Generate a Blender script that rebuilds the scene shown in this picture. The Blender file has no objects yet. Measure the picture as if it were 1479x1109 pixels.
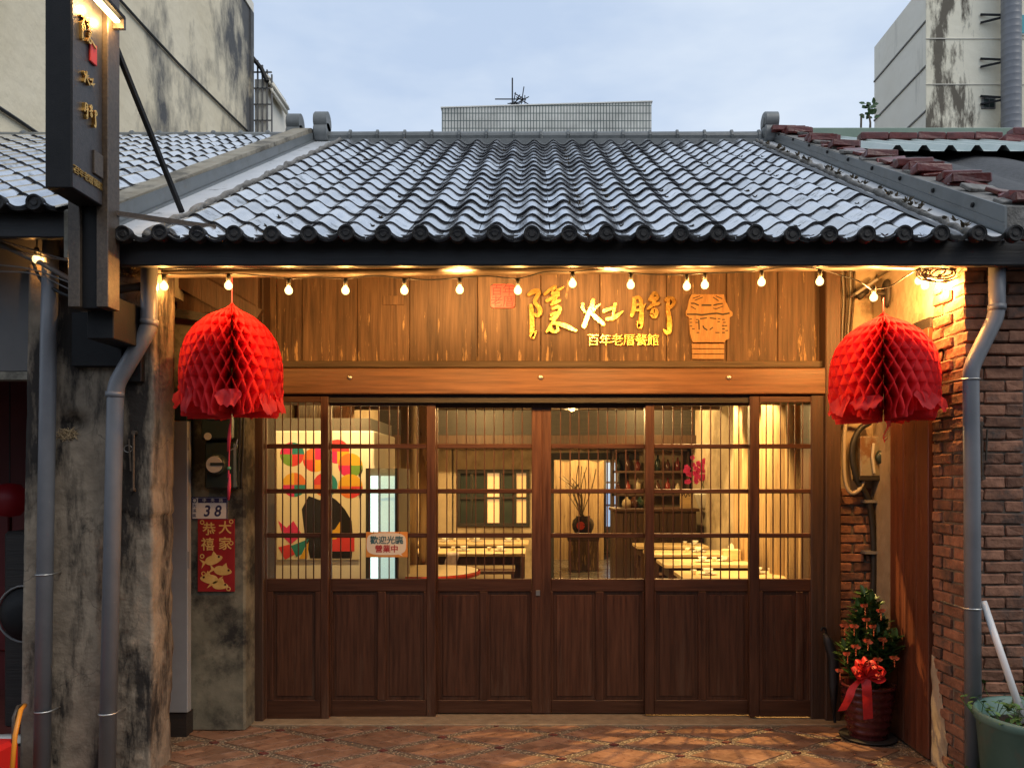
import bpy, bmesh, math, random
from mathutils import Vector, Matrix, noise
random.seed(7)
R = math.radians
scene = bpy.context.scene
col = scene.collection
# ---------------------------------------------------------------- camera
F, CX, HY, ZC = 1110.0, 775.0, 690.0, 1.55          # focal length and horizon in pixels of the 1479 x 1109 photograph, eye height
cd = bpy.data.cameras.new('camera'); cam = bpy.data.objects.new('camera', cd); col.objects.link(cam)
cam.location = (0, 0, ZC); cam.rotation_euler = (R(90), 0, 0)
cd.sensor_width = 36; cd.lens = F/1479*36; cd.shift_x = (739.5-CX)/1479; cd.shift_y = (HY-554.5)/1479
cd.clip_start = .05; cd.clip_end = 800
scene.camera = cam
def P(x, y, d): return Vector(((x-CX)*d/F, d, ZC+(HY-y)*d/F))
# ---------------------------------------------------------------- world, sun, exposure
w = bpy.data.worlds.new('World'); scene.world = w; w.use_nodes = True
nt = w.node_tree; nt.nodes.clear()
o_ = nt.nodes.new('ShaderNodeOutputWorld'); bg = nt.nodes.new('ShaderNodeBackground')
sky = nt.nodes.new('ShaderNodeTexSky'); sky.sky_type = 'NISHITA'; sky.sun_disc = False
sky.sun_elevation = R(52); sky.sun_rotation = R(128); sky.dust_density = 3.0
tc = nt.nodes.new('ShaderNodeTexCoord'); mp = nt.nodes.new('ShaderNodeMapping'); mp.inputs['Scale'].default_value = (1.2, 1.2, 3.2)
nz = nt.nodes.new('ShaderNodeTexNoise'); nz.inputs['Scale'].default_value = 2.2; nz.inputs['Detail'].default_value = 5; nz.inputs['Roughness'].default_value = .55
cr = nt.nodes.new('ShaderNodeValToRGB')
cr.color_ramp.elements[0].position = .36; cr.color_ramp.elements[0].color = (5.6, 6.9, 9.0, 1)
cr.color_ramp.elements[1].position = .64; cr.color_ramp.elements[1].color = (7.9, 8.9, 10.2, 1)
mx = nt.nodes.new('ShaderNodeMixRGB'); mx.inputs[0].default_value = .92
nt.links.new(tc.outputs['Generated'], mp.inputs['Vector']); nt.links.new(mp.outputs[0], nz.inputs['Vector'])
nt.links.new(nz.outputs['Fac'], cr.inputs[0]); nt.links.new(sky.outputs[0], mx.inputs[1]); nt.links.new(cr.outputs[0], mx.inputs[2])
nt.links.new(mx.outputs[0], bg.inputs['Color']); bg.inputs['Strength'].default_value = .088
nt.links.new(bg.outputs[0], o_.inputs['Surface'])
sl = bpy.data.lights.new('sun', 'SUN'); sun = bpy.data.objects.new('sun', sl); col.objects.link(sun)
sl.energy = 1.1; sl.angle = R(35); sl.color = (1, .92, .80)
sun.rotation_euler = (R(38), 0, R(52))
scene.view_settings.view_transform = 'Standard'; scene.view_settings.look = 'None'
scene.view_settings.exposure = .2; scene.view_settings.gamma = 1; scene.view_settings.use_curve_mapping = False
scene.cycles.use_denoising = True
scene.cycles.max_bounces = 8; scene.cycles.diffuse_bounces = 4; scene.cycles.transparent_max_bounces = 24
scene.cycles.sample_clamp_indirect = 6; scene.cycles.caustics_reflective = False; scene.cycles.caustics_refractive = False
# ---------------------------------------------------------------- materials
def L(nt, a, b): nt.links.new(a, b)
def M(name, c1, c2=None, rough=.6, scale=6, stretch=(1, 1, 1), bump=.15, bscale=None, metal=0, rnd=.12, stain=None, sscale=1.5,
      sthr=(.5, .62), sstretch=(1, 1, 1), spec=.5, detail=7, coat=0, trans=0, rvar=0, lo=.3, hi=.7, bdist=.01, crack=False, sgrad=None):
    m = bpy.data.materials.new(name); m.use_nodes = True; t = m.node_tree; N = t.nodes
    b = N['Principled BSDF']
    c2 = c2 or c1
    tcn = N.new('ShaderNodeTexCoord'); oi = N.new('ShaderNodeObjectInfo')
    off = N.new('ShaderNodeVectorMath'); off.operation = 'MULTIPLY_ADD'
    cmb = N.new('ShaderNodeCombineXYZ')
    mu = N.new('ShaderNodeMath'); mu.operation = 'MULTIPLY'; mu.inputs[1].default_value = 37.0 if rnd else 0
    L(t, oi.outputs['Random'], mu.inputs[0])
    for k in range(3): L(t, mu.outputs[0], cmb.inputs[k])
    ad = N.new('ShaderNodeVectorMath'); ad.operation = 'ADD'
    L(t, tcn.outputs['Object'], ad.inputs[0]); L(t, cmb.outputs[0], ad.inputs[1])
    mpn = N.new('ShaderNodeMapping'); mpn.inputs['Scale'].default_value = stretch; L(t, ad.outputs[0], mpn.inputs['Vector'])
    n1 = N.new('ShaderNodeTexNoise'); n1.inputs['Scale'].default_value = scale; n1.inputs['Detail'].default_value = detail; n1.inputs['Roughness'].default_value = .62
    L(t, mpn.outputs[0], n1.inputs['Vector'])
    r1 = N.new('ShaderNodeMapRange'); r1.inputs[1].default_value = lo; r1.inputs[2].default_value = hi; L(t, n1.outputs['Fac'], r1.inputs[0])
    mix = N.new('ShaderNodeMixRGB'); mix.inputs[1].default_value = (*c1, 1); mix.inputs[2].default_value = (*c2, 1); L(t, r1.outputs[0], mix.inputs[0])
    out = mix.outputs[0]
    if stain:
        m2 = N.new('ShaderNodeMapping'); m2.inputs['Scale'].default_value = sstretch; L(t, ad.outputs[0], m2.inputs['Vector'])
        n2 = N.new('ShaderNodeTexNoise'); n2.inputs['Scale'].default_value = sscale; n2.inputs['Detail'].default_value = 9; n2.inputs['Roughness'].default_value = .68
        L(t, m2.outputs[0], n2.inputs['Vector'])
        sf = n2.outputs['Fac']
        if sgrad:                                            # the run-off stains gather towards one end of the wall
            sx_ = N.new('ShaderNodeSeparateXYZ'); L(t, tcn.outputs['Object'], sx_.inputs[0]); gr_ = N.new('ShaderNodeMapRange')
            for q, vv in enumerate(sgrad[1:]): gr_.inputs[q+1].default_value = vv
            L(t, sx_.outputs[sgrad[0]], gr_.inputs[0]); sa_ = N.new('ShaderNodeMath'); sa_.operation = 'ADD'; L(t, sf, sa_.inputs[0]); L(t, gr_.outputs[0], sa_.inputs[1]); sf = sa_.outputs[0]
        r2 = N.new('ShaderNodeMapRange'); r2.inputs[1].default_value = sthr[0]; r2.inputs[2].default_value = sthr[1]; L(t, sf, r2.inputs[0])
        mx2 = N.new('ShaderNodeMixRGB'); mx2.inputs[2].default_value = (*stain, 1); L(t, r2.outputs[0], mx2.inputs[0]); L(t, out, mx2.inputs[1]); out = mx2.outputs[0]
    if crack:
        wn = N.new('ShaderNodeTexNoise'); wn.inputs['Scale'].default_value = 6; wn.inputs['Detail'].default_value = 6; L(t, ad.outputs[0], wn.inputs['Vector'])
        wv = N.new('ShaderNodeVectorMath'); wv.operation = 'MULTIPLY_ADD'; wv.inputs[1].default_value = (.22, .22, .22); L(t, wn.outputs['Color'], wv.inputs[0]); L(t, ad.outputs[0], wv.inputs[2])
        vc = N.new('ShaderNodeTexVoronoi'); vc.feature = 'DISTANCE_TO_EDGE'; vc.inputs['Scale'].default_value = 2.6; L(t, wv.outputs[0], vc.inputs['Vector'])
        rc = N.new('ShaderNodeMapRange'); rc.inputs[1].default_value = .002; rc.inputs[2].default_value = .009; rc.inputs[3].default_value = .6; rc.inputs[4].default_value = 0; L(t, vc.outputs['Distance'], rc.inputs[0])
        mc = N.new('ShaderNodeMixRGB'); mc.inputs[2].default_value = (.015, .012, .010, 1); cm_ = N.new('ShaderNodeMath'); cm_.operation = 'MULTIPLY'; L(t, rc.outputs[0], cm_.inputs[0]); L(t, r1.outputs[0], cm_.inputs[1]); L(t, cm_.outputs[0], mc.inputs[0]); L(t, out, mc.inputs[1]); out = mc.outputs[0]
    if rnd:
        hs = N.new('ShaderNodeHueSaturation'); mr = N.new('ShaderNodeMapRange'); mr.inputs[3].default_value = 1-rnd; mr.inputs[4].default_value = 1+rnd
        L(t, oi.outputs['Random'], mr.inputs[0]); L(t, mr.outputs[0], hs.inputs['Value']); L(t, out, hs.inputs['Color']); out = hs.outputs[0]
    L(t, out, b.inputs['Base Color'])
    b.inputs['Roughness'].default_value = rough; b.inputs['Metallic'].default_value = metal
    b.inputs['Specular IOR Level'].default_value = spec
    if rvar:
        rr = N.new('ShaderNodeMapRange'); rr.inputs[1].default_value = .3; rr.inputs[2].default_value = .7
        rr.inputs[3].default_value = max(.03, rough-rvar); rr.inputs[4].default_value = rough+rvar; L(t, n1.outputs['Fac'], rr.inputs[0]); L(t, rr.outputs[0], b.inputs['Roughness'])
    if coat: b.inputs['Coat Weight'].default_value = coat; b.inputs['Coat Roughness'].default_value = .15
    if bump:
        n3 = N.new('ShaderNodeTexNoise'); n3.inputs['Scale'].default_value = bscale or scale*2.5; n3.inputs['Detail'].default_value = 8; L(t, mpn.outputs[0], n3.inputs['Vector'])
        bn = N.new('ShaderNodeBump'); bn.inputs['Strength'].default_value = bump; bn.inputs['Distance'].default_value = bdist; L(t, n3.outputs['Fac'], bn.inputs['Height'])
        L(t, bn.outputs[0], b.inputs['Normal'])
    if trans:
        tr = N.new('ShaderNodeBsdfTranslucent'); L(t, out, tr.inputs['Color']); ms = N.new('ShaderNodeMixShader'); ms.inputs[0].default_value = trans
        L(t, b.outputs[0], ms.inputs[1]); L(t, tr.outputs[0], ms.inputs[2]); L(t, ms.outputs[0], N['Material Output'].inputs['Surface'])
    return m
def emit(name, c, s):
    m = bpy.data.materials.new(name); m.use_nodes = True; b = m.node_tree.nodes['Principled BSDF']
    b.inputs['Base Color'].default_value = (*c, 1); b.inputs['Emission Color'].default_value = (*c, 1); b.inputs['Emission Strength'].default_value = s
    return m
def glass(name, tint=(.93, .95, .93)):
    m = bpy.data.materials.new(name); m.use_nodes = True; t = m.node_tree; N = t.nodes; N.remove(N['Principled BSDF'])
    tr = N.new('ShaderNodeBsdfTransparent'); tr.inputs[0].default_value = (*tint, 1)
    gl = N.new('ShaderNodeBsdfGlossy'); gl.inputs['Roughness'].default_value = .03
    lw = N.new('ShaderNodeLayerWeight'); lw.inputs[0].default_value = .5
    pw_ = N.new('ShaderNodeMath'); pw_.operation = 'POWER'; pw_.inputs[1].default_value = 5; L(t, lw.outputs['Facing'], pw_.inputs[0])
    fr = N.new('ShaderNodeMath'); fr.operation = 'MULTIPLY_ADD'; fr.inputs[1].default_value = .95; fr.inputs[2].default_value = .035; L(t, pw_.outputs[0], fr.inputs[0])
    ms = N.new('ShaderNodeMixShader'); L(t, fr.outputs[0], ms.inputs[0]); L(t, tr.outputs[0], ms.inputs[1]); L(t, gl.outputs[0], ms.inputs[2])
    L(t, ms.outputs[0], N['Material Output'].inputs['Surface']); return m
V = (14, 14, .7)      # grain that runs up and down
H = (.7, 14, 14)      # grain that runs left to right
m_door = M('door_wood', (.034, .0125, .0062), (.098, .037, .016), .44, 4, V, .3, rnd=.14, rvar=.12, bdist=.003, stain=(.10, .055, .033), sscale=3, sthr=(.60, .74), sstretch=(5, 5, .35), sgrad=(2, .0, .5, .09, .0))
m_doorh = M('door_wood_rail', (.038, .014, .007), (.085, .033, .015), .40, 4, H, .25, rnd=.08, rvar=.1, bdist=.003)
m_lint = M('lintel_wood', (.085, .038, .016), (.22, .10, .042), .42, 3, H, .25, rnd=.05, rvar=.1, bdist=.003)
m_board = M('board_wood', (.050, .027, .015), (.19, .112, .062), .66, 4, (9, 9, .5), .7, rnd=.25, stain=(.42, .27, .13), sscale=5, sthr=(.60, .66), sstretch=(7, 7, .8), bdist=.006, sgrad=(2, 2.26, 2.46, .07, -.015))
m_grey_wood = M('grey_wood', (.06, .043, .03), (.14, .10, .065), .7, 4, H, .5, rnd=.1)
m_post = M('post_wood', (.035, .018, .011), (.075, .038, .021), .55, 4, V, .3, rnd=.15)
m_dark = M('dark_timber', (.012, .010, .009), (.028, .022, .018), .6, 4, H, .3)
m_fascia = M('fascia_paint', (.010, .010, .012), (.020, .019, .020), .55, 3, H, .2)
m_tile = M('roof_tile_glaze', (.50, .505, .52), (.72, .725, .74), .17, 9, (1, 1, 1), .10, 40, rnd=.2, stain=(.13, .135, .13), sscale=7, sthr=(.56, .66), rvar=.12, spec=.75, bdist=.004, metal=.85, coat=.5)
m_tedge_shade = M('tile_edge_shade', (.016, .017, .022), (.03, .03, .036), .5, 9, bump=.1, rnd=.2)  # front edges coloured dark to stand for the shade at the laps
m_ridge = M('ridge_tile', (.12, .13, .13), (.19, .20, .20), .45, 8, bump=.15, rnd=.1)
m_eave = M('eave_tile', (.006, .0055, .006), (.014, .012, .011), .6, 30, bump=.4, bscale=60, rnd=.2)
m_flash = M('flashing_metal', (.13, .145, .15), (.20, .215, .22), .42, 3, bump=.08, rnd=.05, stain=(.10, .105, .10), sscale=3, sthr=(.5, .7), metal=.35)
m_gut = M('valley_metal', (.66, .68, .71), (.78, .79, .81), .22, 5, bump=.05, rnd=.05, metal=.1, stain=(.25, .25, .24), sscale=6, sthr=(.60, .70))
m_mortar = M('mortar_cement', (.12, .115, .105), (.25, .24, .225), .85, 12, bump=.8, bscale=30, rnd=.1, bdist=.02)
m_cope = M('coping_plaster', (.20, .17, .12), (.34, .31, .25), .75, 6, bump=.4, rnd=.05, stain=(.10, .09, .07), sscale=4)
m_conc = M('old_plaster', (.15, .115, .082), (.36, .285, .205), .88, 5, bump=.45, bscale=30, rnd=0, crack=True, stain=(.024, .018, .014), sscale=2.6, sthr=(.47, .58), sstretch=(1.7, 1.7, .42), bdist=.015)
m_plas = M('warm_plaster', (.30, .23, .15), (.46, .37, .26), .85, 5, bump=.6, bscale=18, rnd=.05, stain=(.14, .10, .06), sscale=4, sthr=(.52, .68), sstretch=(1, 1, .6), bdist=.012)
m_meterwall = M('damp_plaster', (.12, .115, .08), (.26, .24, .17), .85, 6, bump=.5, rnd=0, stain=(.022, .021, .018), sscale=2.2, sthr=(.45, .58), sstretch=(1, 1, 1), bdist=.01)
m_brick = M('brick_red', (.18, .078, .046), (.34, .16, .094), .85, 14, bump=.8, bscale=30, rnd=.3, stain=(.09, .062, .05), sscale=5, sthr=(.52, .66), bdist=.012)
m_brick2 = M('brick_maroon', (.08, .016, .014), (.17, .034, .028), .28, 14, bump=.35, bscale=30, rnd=.25, bdist=.01)
m_joint = M('brick_mortar', (.10, .078, .058), (.22, .175, .13), .9, 20, bump=.7, rnd=.05, bdist=.01)
m_pave = M('paver_red', (.165, .082, .048), (.31, .17, .10), .34, 16, bump=.5, bscale=50, rnd=.28, stain=(.30, .17, .10), sscale=9, sthr=(.58, .7), rvar=.12, bdist=.006)
m_pave_node = M('paver_node', (.10, .026, .02), (.15, .04, .03), .5, 16, bump=.3, rnd=.1)
m_street = M('asphalt', (.045, .045, .045), (.07, .068, .066), .6, 30, bump=.5, rnd=0)
m_strip = M('threshold_cement', (.22, .155, .09), (.34, .25, .15), .7, 14, bump=.4, rnd=0)
m_pvc = M('grey_pvc', (.165, .17, .185), (.215, .22, .235), .38, 6, bump=.12, bscale=120, rnd=.05, stain=(.26, .26, .25), sscale=40, sthr=(.66, .7), bdist=.003)
m_steel = M('galvanised', (.45, .44, .42), (.6, .6, .58), .35, 10, metal=.9, bump=.1)
m_black = M('black_steel', (.006, .006, .007), (.012, .0115, .012), .55, 10, bump=.25, bscale=150, rnd=.05, bdist=.003, spec=.25)
m_brownsteel = M('wet_brown_steel', (.05, .035, .025), (.11, .08, .055), .4, 60, bump=.4, bscale=150, rnd=.1, bdist=.003)
m_signface = M('sign_face', (.035, .032, .034), (.07, .06, .058), .38, 40, bump=.35, bscale=130, rnd=0, bdist=.003)
m_gold = M('gold_letter', (.62, .34, .08), (.88, .54, .17), .27, 20, bump=.12, metal=.96, rnd=.05)
m_goldflat = M('gold_print', (.60, .36, .09), (.78, .52, .17), .5, 20, bump=0, rnd=0)
m_red = M('seal_red', (.62, .03, .022), (.72, .05, .03), .4, 6, bump=0, rnd=0)
m_dkred = M('seal_dark', (.06, .004, .004), None, .5, 6, bump=0, rnd=0)
m_emblem = M('emblem_wood', (.27, .14, .045), (.45, .25, .09), .5, 8, (6, 6, 1), .3, rnd=0)
m_lantern = M('lantern_paper', (.82, .045, .055), (.86, .07, .08), .75, 8, bump=0, rnd=0, trans=.58, spec=.15)
m_petal = M('lantern_petal', (.76, .05, .06), (.82, .11, .12), .75, 8, bump=0, rnd=0, trans=.58, spec=.15)
m_tassel = M('tassel', (.55, .03, .06), None, .7, 8, bump=0)
m_cable = M('cable_black', (.012, .012, .012), (.02, .02, .02), .5, 10, bump=0)
m_wire_grey = M('cable_grey', (.16, .16, .16), (.22, .21, .2), .5, 10, bump=0)
m_conduit = M('conduit', (.035, .024, .017), (.07, .05, .034), .5, 6, H, .2)
m_glass = glass('window_glass')
m_white = M('white_enamel', (.74, .72, .66), (.80, .78, .72), .35, 3, bump=.03, rnd=.03)
m_ceramic = M('white_ceramic', (.78, .77, .73), None, .25, 3, bump=0, rnd=.04)
m_iwall = M('interior_plaster', (.36, .28, .19), (.50, .41, .29), .85, 3, bump=.3, rnd=0, stain=(.26, .20, .13), sscale=1.6)
m_ifloor = M('interior_floor', (.07, .062, .055), (.14, .125, .11), .25, 4, bump=.15, rnd=0, rvar=.1)
m_log = M('log_wood', (.24, .15, .075), (.50, .35, .19), .7, 3, (9, 9, .6), .5, rnd=.22, stain=(.14, .08, .04), sscale=6, sthr=(.6, .68), sstretch=(3, 3, .5))
m_table = M('table_top', (.52, .38, .20), (.66, .50, .29), .35, 3, H, .15, rnd=.06)
m_tleg = M('table_leg', (.045, .020, .012), (.08, .036, .02), .45, 3, V, .2)
m_redlac = M('red_lacquer', (.55, .045, .02), (.62, .06, .03), .25, 3, bump=0)
m_meter = M('meter_case', (.016, .028, .026), (.03, .045, .04), .35, 5, bump=.1, rnd=.1)
m_mface = M('meter_face', (.45, .43, .38), (.55, .53, .47), .3, 9, bump=0)
m_plate = M('plate_white', (.66, .64, .60), (.72, .70, .66), .35, 9, bump=0, rnd=0)
m_navy = M('plate_navy', (.035, .035, .10), None, .4, 9, bump=0, rnd=0)
m_paper_red = M('paper_red', (.26, .010, .013), (.34, .018, .018), .5, 9, bump=.05, rnd=0)
m_cabinet = M('grey_cabinet', (.24, .25, .255), (.30, .31, .315), .35, 4, bump=.05, rnd=0)
m_leaf = M('leaf_green', (.035, .085, .020), (.085, .17, .045), .35, 20, bump=.1, rnd=.3)
m_ivy = M('ivy_leaf', (.05, .12, .025), (.12, .22, .06), .45, 20, bump=.1, rnd=.3)
m_dry = M('dry_twig', (.09, .07, .04), (.16, .12, .07), .7, 20, bump=.1)
m_pot = M('pot_glaze', (.055, .008, .009), (.10, .016, .014), .25, 12, bump=.3, bscale=25, rnd=0, rvar=.1)
m_ribbon = M('ribbon_red', (.68, .022, .022), (.75, .04, .035), .5, 60, bump=.2, bscale=200, rnd=0, trans=.2)
m_orn = M('ornament', (.62, .02, .015), (.72, .26, .08), .4, 120, bump=.3, rnd=.1)
m_tub = M('green_tub', (.075, .16, .135), (.12, .215, .18), .5, 5, bump=.2, rnd=0, stain=(.16, .17, .14), sscale=7, sthr=(.56, .7))
m_pole = M('white_pvc', (.66, .64, .64), (.72, .71, .7), .35, 5, bump=.05, rnd=0)
m_soil = M('soil', (.03, .022, .015), (.06, .045, .03), .9, 30, bump=1, rnd=0)
m_umb = M('umbrella_cloth', (.008, .008, .010), (.014, .014, .016), .55, 20, bump=.2)
m_shopred = M('shop_red', (.10, .008, .010), (.16, .014, .014), .6, 3, bump=.1)
m_shutter = M('shutter_grey', (.09, .085, .08), (.13, .12, .115), .5, 3, bump=.1)
m_plasred = M('plastic_red', (.62, .022, .018), None, .35, 3, bump=0)
m_orange = M('plastic_orange', (.72, .26, .02), None, .4, 3, bump=0)
m_pinkfl = M('orchid', (.62, .03, .22), (.75, .08, .35), .6, 30, bump=0, rnd=.15, trans=.3)
m_panel = M('side_panel_wood', (.085, .026, .014), (.17, .055, .028), .35, 3, V, .25, rnd=.08, rvar=.1, stain=(.26, .10, .05), sscale=3, sthr=(.6, .75), sstretch=(4, 4, .3))
def building_mat(name, c1, c2, stain, s1, st, thr, sgrad=None):
    return M(name, c1, c2, .85, .8, (1, 1, 1), .3, 6, rnd=0, stain=stain, sscale=s1, sthr=thr, sstretch=st, bdist=.05, sgrad=sgrad)
m_bl = building_mat('stained_wall', (.72, .62, .43), (.88, .78, .58), (.10, .10, .10), .9, (1.2, .8, .42), (.50, .66), (1, 9.5, 15.5, -.10, .07))
m_br = building_mat('pale_wall', (.80, .73, .55), (.88, .82, .66), (.14, .12, .09), 1.5, (2.2, 2.2, .6), (.51, .61), (0, 7.2, 8.8, .06, -.10))
m_br2 = building_mat('pale_wall_clean', (.78, .73, .62), (.84, .80, .70), (.34, .32, .28), .6, (2, 2, .3), (.60, .75))
# tile cladding of the far block: too fine to pick apart
def cladding():
    m = bpy.data.materials.new('tile_cladding'); m.use_nodes = True; t = m.node_tree; N = t.nodes; b = N['Principled BSDF']
    tcn = N.new('ShaderNodeTexCoord'); mpn = N.new('ShaderNodeMapping'); mpn.inputs['Rotation'].default_value = (R(90), 0, 0); mpn.inputs['Scale'].default_value = (1, 1, 1)
    L(t, tcn.outputs['Object'], mpn.inputs['Vector'])
    br = N.new('ShaderNodeTexBrick'); br.offset = 0; br.inputs['Scale'].default_value = 1; br.inputs['Brick Width'].default_value = .095; br.inputs['Row Height'].default_value = .235
    br.inputs['Mortar Size'].default_value = .014; br.inputs['Mortar Smooth'].default_value = .1
    br.inputs['Color1'].default_value = (.60, .59, .53, 1); br.inputs['Color2'].default_value = (.70, .68, .62, 1); br.inputs['Mortar'].default_value = (.10, .13, .12, 1)
    L(t, mpn.outputs[0], br.inputs['Vector'])
    nn = N.new('ShaderNodeTexNoise'); nn.inputs['Scale'].default_value = 1.2; nn.inputs['Detail'].default_value = 6; L(t, tcn.outputs['Object'], nn.inputs['Vector'])
    mq = N.new('ShaderNodeMapRange'); mq.inputs[1].default_value = .35; mq.inputs[2].default_value = .7; mq.inputs[3].default_value = .72; mq.inputs[4].default_value = 1.15; L(t, nn.outputs['Fac'], mq.inputs[0])
    hv = N.new('ShaderNodeHueSaturation'); L(t, mq.outputs[0], hv.inputs['Value']); L(t, br.outputs['Color'], hv.inputs['Color']); L(t, hv.outputs[0], b.inputs['Base Color']); b.inputs['Roughness'].default_value = .5
    return m
m_clad = cladding()
# porch base: cement with white pebbles
def pebbles():
    m = bpy.data.materials.new('pebble_cement'); m.use_nodes = True; t = m.node_tree; N = t.nodes; b = N['Principled BSDF']
    tcn = N.new('ShaderNodeTexCoord'); vo = N.new('ShaderNodeTexVoronoi'); vo.inputs['Scale'].default_value = 70; L(t, tcn.outputs['Object'], vo.inputs['Vector'])
    mr = N.new('ShaderNodeMapRange'); mr.inputs[1].default_value = .30; mr.inputs[2].default_value = .45; L(t, vo.outputs['Distance'], mr.inputs[0])
    hs = N.new('ShaderNodeMixRGB'); hs.inputs[1].default_value = (.46, .36, .24, 1); hs.inputs[2].default_value = (.27, .20, .13, 1)
    sp = N.new('ShaderNodeSeparateColor'); L(t, vo.outputs['Color'], sp.inputs[0])
    L(t, sp.outputs[0], hs.inputs[0])
    mix = N.new('ShaderNodeMixRGB'); mix.inputs[2].default_value = (.12, .085, .055, 1); L(t, mr.outputs[0], mix.inputs[0]); L(t, hs.outputs[0], mix.inputs[1])
    L(t, mix.outputs[0], b.inputs['Base Color']); b.inputs['Roughness'].default_value = .6
    bn = N.new('ShaderNodeBump'); bn.invert = True; bn.inputs['Strength'].default_value = .6; bn.inputs['Distance'].default_value = .006; L(t, vo.outputs['Distance'], bn.inputs['Height']); L(t, bn.outputs[0], b.inputs['Normal'])
    return m
m_pebble = pebbles()
# ---------------------------------------------------------------- object helpers
TR = {}
def tag(o, label=None, cat=None, group=None, kind=None):
    if label: o['label'] = label
    if cat: o['category'] = cat
    if group: o['group'] = group
    if kind: o['kind'] = kind
    return o
def thing(name, label, cat, loc=(0, 0, 0), group=None):
    o = bpy.data.objects.new(name, None); col.objects.link(o); o.location = loc; o.empty_display_size = .1
    TR[o] = Matrix.Translation(-Vector(loc)); return tag(o, label, cat, group)
def adopt(o, parent):
    if parent is not None:
        o.parent = parent; o.matrix_parent_inverse = TR.get(parent, Matrix.Identity(4))
    return o
def obj(name, me, mat=None, parent=None, mtx=None):
    o = bpy.data.objects.new(name, me); col.objects.link(o)
    if mat is not None and not me.materials: me.materials.append(mat)
    if mtx is not None: o.matrix_basis = mtx; 
    adopt(o, parent)
    return o
def copy_tree(o, parent=None, inv=None):
    c = o.copy(); col.objects.link(c)
    if parent is not None: c.parent = parent; c.matrix_parent_inverse = o.matrix_parent_inverse.copy()
    for ch in list(o.children): copy_tree(ch, c)
    return c
class MB:
    def __init__(s): s.v = []; s.f = []
    def quad(s, a, b, c, d):
        n = len(s.v); s.v += [tuple(a), tuple(b), tuple(c), tuple(d)]; s.f.append((n, n+1, n+2, n+3)); return s
    def box(s, x0, x1, y0, y1, z0, z1, c=0):
        return s.obox(Matrix.Translation(((x0+x1)/2, (y0+y1)/2, (z0+z1)/2)), abs(x1-x0), abs(y1-y0), abs(z1-z0), c)
    def obox(s, m, sx, sy, sz, c=0):
        hx, hy, hz = sx/2, sy/2, sz/2; n = len(s.v)
        if not c:
            s.v += [tuple(m @ Vector((x, y, z))) for x in (-hx, hx) for y in (-hy, hy) for z in (-hz, hz)]
            s.f += [tuple(n+i for i in q) for q in ((0, 1, 3, 2), (4, 6, 7, 5), (0, 4, 5, 1), (2, 3, 7, 6), (0, 2, 6, 4), (1, 5, 7, 3))]
            return s
        c = min(c, hx*.45, hy*.45, hz*.45)
        bm = bmesh.new()
        for sx_ in (-1, 1):
            for sy_ in (-1, 1):
                for sz_ in (-1, 1):
                    bm.verts.new((sx_*(hx-c), sy_*(hy-c), sz_*hz)); bm.verts.new((sx_*(hx-c), sy_*hy, sz_*(hz-c))); bm.verts.new((sx_*hx, sy_*(hy-c), sz_*(hz-c)))
        r = bmesh.ops.convex_hull(bm, input=bm.verts)
        bmesh.ops.dissolve_limit(bm, angle_limit=.01, verts=bm.verts, edges=bm.edges)
        bm.verts.index_update()
        s.v += [tuple(m @ v.co) for v in bm.verts]; s.f += [tuple(n+v.index for v in f.verts) for f in bm.faces]; bm.free(); return s
    def bar(s, a, b, sx, sz, up=(0, 0, 1), c=0):
        a = Vector(a); b = Vector(b); d = b-a; l = d.length; d.normalize(); u = Vector(up)
        x = d.cross(u)
        if x.length < 1e-4: x = d.cross(Vector((0, 1, 0)))
        x.normalize(); z = x.cross(d)
        m = Matrix((x, d, z)).transposed().to_4x4(); m.translation = (a+b)/2
        return s.obox(m, sx, l, sz, c)
    def tube(s, pts, r, n=8, cap=True):
        pts = [Vector(p) for p in pts]; rs = r if isinstance(r, (list, tuple)) else [r]*len(pts); b0 = len(s.v)
        up = None
        for i, p in enumerate(pts):
            t = (pts[min(i+1, len(pts)-1)]-pts[max(i-1, 0)]).normalized()
            if up is None: up = Vector((0, 0, 1)) if abs(t.z) < .9 else Vector((0, 1, 0))
            x = t.cross(up).normalized(); up = x.cross(t)
            for k in range(n):
                a = 2*math.pi*k/n; s.v.append(tuple(p+(x*math.cos(a)+up*math.sin(a))*rs[i]))
        for i in range(len(pts)-1):
            for k in range(n):
                k2 = (k+1) % n; s.f.append((b0+i*n+k, b0+i*n+k2, b0+(i+1)*n+k2, b0+(i+1)*n+k))
        if cap:
            s.f.append(tuple(b0+k for k in range(n))[::-1]); s.f.append(tuple(b0+(len(pts)-1)*n+k for k in range(n)))
        return s
    def lathe(s, prof, c, n=20, axis='Z', jit=0):
        c = Vector(c); b0 = len(s.v)
        for (r, z) in prof:
            for k in range(n):
                a = 2*math.pi*k/n; u, v = r*math.cos(a), r*math.sin(a)
                s.v.append(tuple(c+(Vector((u, v, z)) if axis == 'Z' else Vector((u, z, v)) if axis == 'Y' else Vector((z, u, v)))))
        for i in range(len(prof)-1):
            for k in range(n):
                k2 = (k+1) % n; s.f.append((b0+i*n+k, b0+i*n+k2, b0+(i+1)*n+k2, b0+(i+1)*n+k))
        return s
    def prism(s, poly, y0, y1, back=True):      # poly: (x, z) points; extruded along y, y0 is the face towards the street
        n = len(poly); b0 = len(s.v)
        s.v += [(p[0], y0, p[1]) for p in poly]+[(p[0], y1, p[1]) for p in poly]
        s.f.append(tuple(range(b0, b0+n)))
        if back: s.f.append(tuple(range(b0+2*n-1, b0+n-1, -1)))
        for i in range(n):
            j = (i+1) % n; s.f.append((b0+i, b0+n+i, b0+n+j, b0+j))
        return s
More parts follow.
